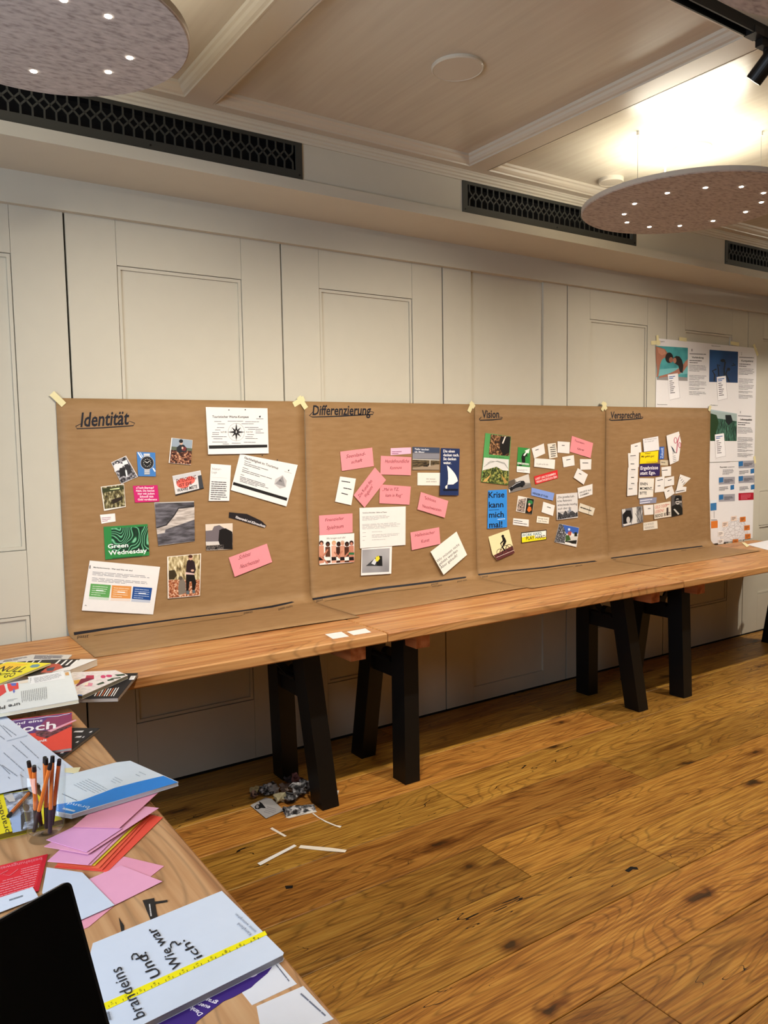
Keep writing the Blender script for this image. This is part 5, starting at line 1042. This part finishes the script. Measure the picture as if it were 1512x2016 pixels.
s.bars('#8a98a4', (380, 262), (640, 400), (215, 330), 6, 5).bars('#57626c', (75, 440), (270, 528), (0, 0), 1, 7).text('brandeins', (408, 592), (-20, 500), (372, 622), '#dfeefc').bars('#9aa8b4', (700, 240), (800, 290), (655, 285), 3, 6).bars('#9aa8b4', (990, 178), (1080, 218), (950, 208), 2, 6).poly('#cfe2f4', [(95, 604), (235, 640), (215, 655), (75, 622)]).done()
s = flat('flip_chart_sheet', 'large white sheet with faint grey handwriting on the side table', 'sheet', PX, [(-260, 1400), (0, 1401), (152, 1517), (128, 1533), (0, 1562), (-260, 1620)], '#d4dcea', T + .0172)
for a, b in (((0, 280), (180, 465)), ((40, 290), (255, 448)), ((0, 445), (80, 505)), ((185, 580), (420, 780)), ((300, 525), (590, 790)), ((55, 695), (380, 985)), ((0, 870), (165, 1030)), ((30, 880), (280, 1060)), ((120, 1055), (150, 1085)), ((300, 1020), (350, 1060)), ((560, 900), (605, 955))):
    s.k = K19; s.bars('#8a94a4', a, b, (0, 0), 1, 12, word=.16)
s.bars('#b4bfd0', (100, 520), (430, 430), (0, 0), 1, 14, word=2).poly('#2c3f94', [(-10, 92), (60, 132), (45, 142), (-10, 140)]).done()
s = flat('masking_tape', 'loose strip of masking tape on the corner of the large white sheet', 'tape', K19, [(960, 925), (1200, 910), (1165, 985), (1150, 1000), (965, 985)], '#e6dcae', T + .019, 'strips of masking tape'); s.done()
def card(label, k, c, col, z): flat('moderation_card', label, 'card', k, c, col, z, G2, .0006).done()
RED, YEL, PK, PK2 = '#e8503e', '#e6d23c', '#e6a2c0', '#e59ab4'
card('red card at the bottom of the fanned stack, sticking out furthest', K7, [(425, 905), (840, 940), (1275, 515), (905, 420)], RED, T + .0015)
card('second red card of the fanned stack', K7, [(440, 890), (800, 925), (1190, 505), (880, 420)], '#e95a44', T + .0030)
card('orange-red card directly under the yellow card', K7, [(445, 880), (775, 912), (1165, 500), (870, 415)], '#ea6646', T + .0045)
card('yellow card in the fanned stack between red and pink', K7, [(400, 860), (742, 890), (1145, 505), (860, 420)], YEL, T + .0064)
card('pink card lying directly on the yellow card', K7, [(370, 858), (715, 888), (1130, 490), (850, 420)], PK, T + .0084)
card('lilac-pink card in the middle of the fanned stack', K7, [(372, 855), (690, 885), (1110, 470), (840, 430)], '#e2a0c6', T + .0100)
card('pink card turned across the top of the fanned stack', K7, [(345, 742), (690, 803), (1245, 440), (900, 400)], PK, T + .0130)
card('lilac-pink card with a bent corner near the glass', K7, [(362, 690), (680, 785), (960, 600), (570, 590)], '#dfa0cc', T + .0146)
card('pink card uppermost, tucked under the blue and white magazine', K7, [(570, 590), (935, 598), (1250, 310), (760, 430)], PK2, T + .0162)
card('loose pink card lying nearest the table edge', K7, [(760, 985), (970, 820), (1285, 895), (1010, 1110)], PK2, T + .0008)
card('loose pink card half under the white sheet', K7, [(690, 1000), (950, 890), (1272, 1015), (890, 1205)], '#e8a4c2', T + .0018)
card('pink card corner poking out beside the laptop', K7, [(480, 1330), (890, 1210), (690, 1375), (470, 1460)], '#e59aae', T + .0008)
s = flat('paper_sheet', 'plain white sheet between the laptop and the pink cards', 'sheet', K7, [(365, 905), (645, 945), (897, 1200), (480, 1385), (330, 1100)], '#ccd6e6', T + .0028); s.done()
s = flat('leaflet', 'red leaflet with lines of pale print behind the laptop', 'leaflet', K22, [(-420, 500), (0, 415), (890, 200), (720, 890), (-420, 1180)], '#de2434', T + .0022)
s.text('beziehungsweise', (780, 262), (-100, 470), (792, 315), '#ef7884', True)
for i in range(12): s.bars('#f08c96', (740 - i * 12, 395 + i * 45), (380 - i * 25 if i < 3 else -60, (490 if i < 3 else 600) + i * 45), (0, 0), 1, 14, word=.16)
s.stroke('#ef7884', [(0, 580), (150, 500), (60, 590), (180, 600), (340, 480)], 10).poly('#c8142a', [(890, 200), (800, 230), (700, 690), (640, 900), (720, 888)]).done()
s = flat('paper_sheet', 'white sheet corner with a line of print over the red leaflet', 'sheet', K22, [(-420, 1130), (0, 1010), (608, 815), (720, 1010), (-300, 1400)], '#d4dcea', T + .0034)
s.bars('#77808c', (170, 1060), (450, 970), (0, 0), 1, 26, word=.3).done()
# --- magazine Und? Wie war ich?
s = mag('white magazine with a yellow tape measure band asking Und? Wie war ich?', K23, [(10, 442), (970, 52), (1432, 512), (1425, 530), (95, 1190), (-130, 1010)], '#cfd8e6', T + .010, .0095, '#a8a8ae')
s.poly('#f2e400', [(88, 890), (1290, 350), (1308, 378), (112, 938)])
for i in range(22):
    t_ = i / 22; a = (125 + 1165 * t_, 905 - 530 * t_); s.poly('#3a3a10', [(a[0], a[1]), (a[0] + 4, a[1] - 2), (a[0] + 10, a[1] + 12), (a[0] + 6, a[1] + 14)])
    if i % 2 == 0: s.text(str(24 - i), (a[0] + 40, a[1] - 10), (a[0] + 28, a[1] - 30), (a[0] + 26, a[1] - 2), '#6a6410')
s.text('Und', (523, 672), (408, 522), (440, 708), '#14161c', .35).text('Wie war', (678, 612), (472, 320), (606, 642), '#14161c', .35).text('ich', (828, 538), (728, 430), (766, 568), '#14161c', .35)
s.text('brandeins', (402, 978), (218, 612), (312, 1016), '#1c2028').text('Kämpfend', (1192, 372), (1096, 288), (1178, 388), '#6a7484').text('immer weitergehen', (1228, 350), (1078, 218), (1215, 364), '#6a7484')
for dx, dy in ((0, 0), (288, -89)):      # question marks
    s.stroke('#14161c', [(306 + dx, 566 + dy), (300 + dx, 542 + dy), (312 + dx, 522 + dy), (334 + dx, 520 + dy), (348 + dx, 536 + dy), (356 + dx, 545 + dy), (378 + dx, 528 + dy)], 11).ell('#14161c', 402 + dx, 513 + dy, 8, 8, 10)
for i in range(9): s.poly('#2a2c34', [(112 + i * 2, 955 + i * 7), (132 + i * 2, 950 + i * 7), (134 + i * 2, 954 + i * 7), (114 + i * 2, 959 + i * 7)])
s.done()
s = flat('torn_card', 'torn purple card with white words Danke under the white magazine', 'card', K23, [(380, 1080), (900, 600), (1385, 560), (1310, 665), (1215, 745), (1190, 770), (1050, 845), (985, 872), (900, 935), (790, 1020), (740, 1080)], '#3a2078', T + .0006)
s.text('Danke,', (832, 965), (728, 895), (800, 985), '#efe8f6', True).text('euer V', (890, 912), (765, 872), (866, 936), '#efe8f6', True).text('grant', (942, 878), (832, 838), (922, 904), '#efe8f6', True).ell('#d8cbe8', 1185, 650, 58, 46, 22, 8).done()
s = flat('info_card', 'white card with a line of small print partly under the purple card', 'card', K23, [(1105, 790), (1240, 680), (1378, 572), (1530, 745), (1195, 903)], '#dfe0e6', T + .0003, thick=.0003)
s.bars('#6a7080', (1372, 598), (1480, 735), (0, 0), 1, 8, word=.4).done()
s = flat('info_card', 'white card with a line of small print at the near edge of the side table', 'card', PX, [(505, 1981), (597, 1941), (657, 2006), (520, 2062)], '#dfe0e6', T + .0006)
s.bars('#6a7080', (592, 1956), (648, 2006), (0, 0), 1, 3, word=.4).done()
s = flat('paper_scrap', 'black paper scrap with tiny white marks between cards and magazine', 'scrap', K23, [(380, 122), (467, 105), (493, 245), (440, 268)], '#1e1b1a', T + .0006); s.bars('#c8c4c0', (432, 150), (445, 245), (0, 0), 1, 10, word=.2).done()
flat('paper_scrap', 'thin black paper strip beside the larger black scrap', 'scrap', K23, [(470, 132), (565, 119), (567, 133), (472, 149)], '#1e1b1a', T + .0011).done()
flat('paper_scrap', 'small black triangular paper scrap', 'scrap', K23, [(203, 250), (243, 310), (245, 352), (222, 352)], '#1e1b1a', T + .0006).done()
# --- small cards on the wall table, sheet at its far end
for c, lb in (([(0, 415), (195, 385), (285, 440), (95, 470)], 'small white card on the larch table, left of its twin at the joint'), ([(260, 385), (480, 345), (548, 390), (340, 425)], 'small white card on the larch table, nearer the joint')):
    s = flat('info_card', lb, 'card', K25, c, '#e2e0de', T + .0006, 'small white cards at the table joint'); s.done()
s = flat('paper_sheet', 'white sheet with a yellowish tape at the far end of the tables', 'sheet', PX, [(1470, 1072), (1520, 1062), (1570, 1078), (1516, 1084)], '#e0dfe2', T + .0012); s.done()
s = flat('masking_tape', 'strip of masking tape on the sheet at the far end of the tables', 'tape', PX, [(1460, 1068), (1466, 1068), (1476, 1074), (1470, 1077)], '#e6dcae', T + .0025, 'strips of masking tape'); s.done()

# ================================================================== GLASS WITH PENS
gc = on_z(92, 1648, T); gr = .0345; gh = .135
glass = thin_glass
gp = [(0.0001, 0), (gr - .003, 0), (gr, .003), (gr + .0065, gh), (gr + .0055, gh + .0008), (gr + .0046, gh), (gr - .0022, .018), (gr - .008, .014), (0.0001, .0135)]
g = MB().lathe(gc, gp, 48).build('drinking_glass', glass, origin=gc, smooth=True, fix=True)
tag(g, 'clear drinking glass holding orange fineliner pens', 'glass')
OR = mat('#d8742a', rough=.4, spec=.4); CAPB = mat('#121214', rough=.35); CAPG = mat('#2a2226', rough=.4)
def pen(p0, p1, label, cap_first=True):
    """hexagonal fineliner from its capped end p0 to its plug p1"""
    p0, p1 = Vector(p0), Vector(p1); d = (p1 - p0).normalized()
    root = empty('fineliner_pen', p0, label, 'pen', 'orange fineliner pens')
    cp_ = MB().cyl(p0 + d * .002, p0 + d * .048, .0037, .0046, n=14, m=None).build('cap', CAPG, root)
    br_ = MB().cyl(p0 + d * .048, p1 - d * .012, .0039, n=6).build('barrel', OR, root)
    MB().cyl(p1 - d * .012, p1, .0041, .0037, n=12).build('end_plug', CAPB, root)
    for s_ in (-1, 1):
        a = d.orthogonal().normalized(); b = d.cross(a)
        MB().bar(p0 + d * .05 + b * s_ * .0035, p1 - d * .013 + b * s_ * .0035, .0007, .0012, a).build('white_stripe', mat('#efe6dc', rough=.5), br_)
    MB().bar(p0 + d * .012 + d.orthogonal().normalized() * .005, p0 + d * .044 + d.orthogonal().normalized() * .0055, .0022, .0016).build('clip', CAPG, cp_)
    return root
plabs = ['pen leaning furthest towards the flip chart sheet', 'pen in front leaning to the sheet side', 'tall pen standing in the middle of the glass', 'tallest pen leaning to the window side of the glass', 'pen leaning towards the blue and white magazine', 'short pen in front in the middle of the glass', 'pen half hidden behind the middle pens']
# foot in the glass and where each pen leans on its mouth
for i, (fx, fy, mx_, my_) in enumerate([(-.0052, .0212, -.0228, -.0059), (-.0159, .0157, -.0199, -.0255), (.0047, .0208, .0026, -.0061), (.0022, -.0223, .0114, -.0242), (.0126, .0124, .0223, -.0245), (-.0222, .0027, .0023, -.0324), (.0007, .0029, .0019, -.0194)]):
    p0 = gc + Vector((fx, fy, .0155)); d = (gc + Vector((mx_, my_, gh)) - p0).normalized()
    pen(p0, p0 + d * .152, 'orange fineliner in the glass, ' + plabs[i])
a_, b_ = on_z(16, 1607, T + .0165), on_z(62, 1556, T + .0165); d_ = (b_ - a_).normalized()
pen(a_ + d_ * .152, a_, 'orange fineliner lying on the yellow-spined magazine')

# ================================================================== LAPTOP
e_ = Vector((-.905, -.425, 0)); nrm = Vector((.425, -.905, 0)); up_ = Vector((0, 0, 1))
W_, hr_ = .335, Vector((.219, .896, T + .0155)); lid_h, ang = .229, math.radians(20)
lu = (up_ * math.cos(ang) - nrm * math.sin(ang)); ln_ = (nrm * math.cos(ang) + up_ * math.sin(ang))
lap = empty('laptop', hr_ + e_ * W_ / 2 - up_ * .0155, 'black laptop standing open on the side table', 'laptop')
ALU = mat('#2a2b2e', rough=.35, metal=.6); SCR = bpy.data.materials.new('dark_screen'); SCR.use_nodes = True
_b = SCR.node_tree.nodes['Principled BSDF']; _b.inputs['Base Color'].default_value = (.002, .002, .0025, 1); _b.inputs['Roughness'].default_value = .06; _b.inputs['Specular IOR Level'].default_value = .25
def rounded(o, ux, uy, w_, h_, rr_, n=5):
    pts = []
    for cx, cy, a0 in ((w_ - rr_, rr_, -90), (w_ - rr_, h_ - rr_, 0), (rr_, h_ - rr_, 90), (rr_, rr_, 180)):
        for i in range(n + 1):
            a = math.radians(a0 + 90 * i / n); pts.append(o + ux * (cx + rr_ * math.cos(a)) + uy * (cy + rr_ * math.sin(a)))
    return pts
lo_ = rounded(hr_, e_, lu, W_, lid_h, .008); lid = MB().hexa([p - ln_ * .006 for p in lo_][::-1], lo_[::-1]).build('lid', ALU, lap)
sc_ = rounded(hr_ + e_ * .004 + lu * .012, e_, lu, W_ - .008, lid_h - .015, .005); MB().hexa([p + ln_ * .0001 for p in sc_][::-1], [p + ln_ * .0006 for p in sc_][::-1]).build('screen', SCR, lid)
bs = rounded(hr_ - up_ * .0005, e_, nrm, W_, .235, .008); base = MB().hexa([p - up_ * .0145 for p in bs], bs).build('base', ALU, lap)
keys = MB()
for r_ in range(6):
    for c_ in range(14):
        q = hr_ + e_ * (.018 + c_ * .0215) + nrm * (.03 + r_ * .0185)
        keys.hexa([q, q + e_ * .018, q + e_ * .018 + nrm * .0155, q + nrm * .0155], [v + up_ * .0015 for v in (q, q + e_ * .018, q + e_ * .018 + nrm * .0155, q + nrm * .0155)])
kb = keys.build('keyboard', mat('#0c0c0e', rough=.5), base)
q = hr_ + e_ * .11 + nrm * .15; MB().hexa([q, q + e_ * .115, q + e_ * .115 + nrm * .075, q + nrm * .075], [v + up_ * .0006 for v in (q, q + e_ * .115, q + e_ * .115 + nrm * .075, q + nrm * .075)]).build('touchpad', mat('#1c1d20', rough=.3), base)
MB().cyl(hr_ + e_ * .03 - up_ * .001, hr_ + e_ * .305 - up_ * .001, .0045, n=12).build('hinge', ALU, lap)

# ================================================================== WASTE PAPER ON THE FLOOR
GF = 'scraps of waste paper on the floor'
def fl_(name, label, k, c, col, z=.0012): return flat(name, label, 'scrap', k, c, col, z, GF)
s = fl_('photo_card', 'grey card printed with a dark portrait lying by the table leg', K24, [(80, 412), (270, 315), (348, 330), (498, 475), (275, 575)], '#a8a6a6', .004)
s.poly('#17181a', [(132, 430), (160, 400), (195, 400), (190, 362), (225, 385), (275, 448), (215, 445), (180, 462), (145, 458)]).ell('#8a8686', 168, 430, 18, 22, 12).bars('#86848a', (290, 430), (420, 470), (250, 490), 4, 8).done()
fl_('paper_strip', 'short white paper strip near the portrait card', K24, [(325, 702), (352, 686), (532, 790), (505, 802)], '#e6dfd4').done()
fl_('paper_strip', 'long white paper strip lying at a slant on the open floor', K24, [(168, 1130), (625, 898), (656, 915), (205, 1156)], '#e8e6e2', .003).done()
fl_('paper_strip', 'long white paper strip lying beside the slanting strip', K24, [(678, 940), (705, 905), (1075, 938), (1275, 965), (1255, 995), (1030, 978)], '#e8e0d2', .002).done()
fl_('paper_strip', 'thin curved white paper strip sticking out of the torn roll', K24, [(848, 512), (866, 508), (930, 560), (1030, 610), (1150, 660), (1212, 668), (1195, 690), (1110, 660), (1010, 618), (905, 556)], '#e2dcd4', .002).done()
fl_('paper_scrap', 'white paper corner showing beside the foot of the table leg', K24, [(1148, 230), (1182, 225), (1162, 300), (1150, 300)], '#dcd8d2').done()
fl_('paper_scrap', 'small dark scrap lying beside the wooden side table', PX, [(561, 1744), (577, 1743), (576, 1748), (563, 1750)], '#15110d').done()
fl_('paper_scrap', 'angular black scrap on the pale floor plank', PX, [(1230, 1714), (1241, 1706), (1254, 1707), (1257, 1712), (1246, 1711), (1238, 1717)], '#15110d').done()
def crumple(label, c, r, col, squash=.6, seed=1, m=None):
    import bmesh
    bm = bmesh.new(); bmesh.ops.create_icosphere(bm, subdivisions=2, radius=1.0); rnd = random.Random(seed); me = bpy.data.meshes.new('crumpled_paper')
    st = Vector((rnd.uniform(.8, 1.5), rnd.uniform(.7, 1.2), squash))
    for v in bm.verts:
        n_ = v.co.normalized(); k_ = rnd.choice((.45, .6, .8, 1.0, 1.25)); v.co = Vector((n_.x * st.x, n_.y * st.y, n_.z * st.z)) * (k_ * r * .98)
    bmesh.ops.rotate(bm, verts=bm.verts, cent=(0, 0, 0), matrix=Matrix.Rotation(rnd.uniform(0, 6), 3, 'Z'))
    zmin = min(v.co.z for v in bm.verts)
    for v in bm.verts: v.co.z -= zmin
    bm.to_mesh(me); bm.free(); me.materials.append(m or mat(col, rough=.7))
    o = bpy.data.objects.new('crumpled_paper', me); COL.objects.link(o); o.location = c; ORG[o.name] = Vector(c)
    return tag(o, label, 'crumpled paper', GF)
bwp = mottled([(.4, '#1a1a1c'), (.52, '#6a6a6e'), (.62, '#c8c8ca')], 60)
for i, (x, y, r_, col, lb, m_) in enumerate([(145, 235, .026, '#b8ac80', 'crumpled cream paper at the outer end of the waste heap', None), (130, 290, .024, '#5a3a30', 'crumpled brown paper in front of the cream one', mottled([(.4, '#2a1c18'), (.6, '#a08478')], 50)),
        (250, 240, .026, '#8f8d90', 'crumpled grey paper beside the cream one', bwp), (310, 220, .03, '#a8a6a8', 'crumpled grey printed paper in the middle of the heap', bwp), (395, 235, .026, '#9a9898', 'small crumpled grey paper in the middle of the heap', None), (460, 330, .028, '#b0a888', 'crumpled olive paper behind the torn roll', None),
        (510, 215, .032, '#8a7a70', 'crumpled brownish paper at the back of the heap', None), (650, 160, .036, '#7a4444', 'crumpled reddish paper at the back of the heap', mottled([(.4, '#3a1c1c'), (.6, '#a07070')], 40)), (690, 265, .042, '#202022', 'crumpled black and white newspaper by the table leg', bwp), (790, 200, .036, '#b8b8ba', 'crumpled pale newspaper touching the table leg', bwp), (575, 345, .030, '#2a2a2c', 'crumpled dark paper behind the torn roll', mottled([(.45, '#161618'), (.65, '#8a8a8c')], 50)), (545, 110, .022, '#4a4446', 'small crumpled dark paper at the very back of the heap', None)]):
    px_ = K24((x, y + 40)); c = on_z(*px_, 0.001); crumple(lb, c, r_, col, .75, i + 3, m_)
# torn roll of newsprint
a_, b_ = on_z(*K24((515, 545)), .0), on_z(*K24((890, 475)), .0); d_ = (b_ - a_).normalized(); sd = Vector((-d_.y, d_.x, 0)); rl = MB()
rnd = random.Random(5); n_ = 9; rows_ = []
for i in range(n_):
    t_ = i / (n_ - 1); c = a_ + (b_ - a_) * t_; row = []
    for j in range(9):
        an = math.pi * (j / 8); rr_ = .026 * (1 - .35 * t_) * rnd.uniform(.8, 1.15)
        row.append(c + sd * (.02 + rr_ * math.cos(an) * 1.2) + Vector((0, 0, .001 + rr_ * math.sin(an) * .9)))
    rows_.append(row)
rl.add([v for r_ in rows_ for v in r_], [(i * 9 + j, i * 9 + j + 1, (i + 1) * 9 + j + 1, (i + 1) * 9 + j) for i in range(n_ - 1) for j in range(8)])
rl.add([v for v in (rows_[0][0], rows_[0][8], rows_[-1][8], rows_[-1][0])], [(0, 1, 2, 3)])
o = rl.build('torn_paper_roll', bwp); tag(o, 'torn roll of black and white newsprint at the foot of the table leg', 'scrap', GF)
o = rl.build('x', None) if False else o
s = fl_('paper_scrap', 'white torn newsprint edge lying under the torn roll', K24, [(515, 562), (700, 500), (850, 430), (908, 492), (720, 530), (560, 572)], '#dcdad6', .0015); s.bars('#8a888a', (640, 520), (860, 460), (650, 535), 2, 8).done()
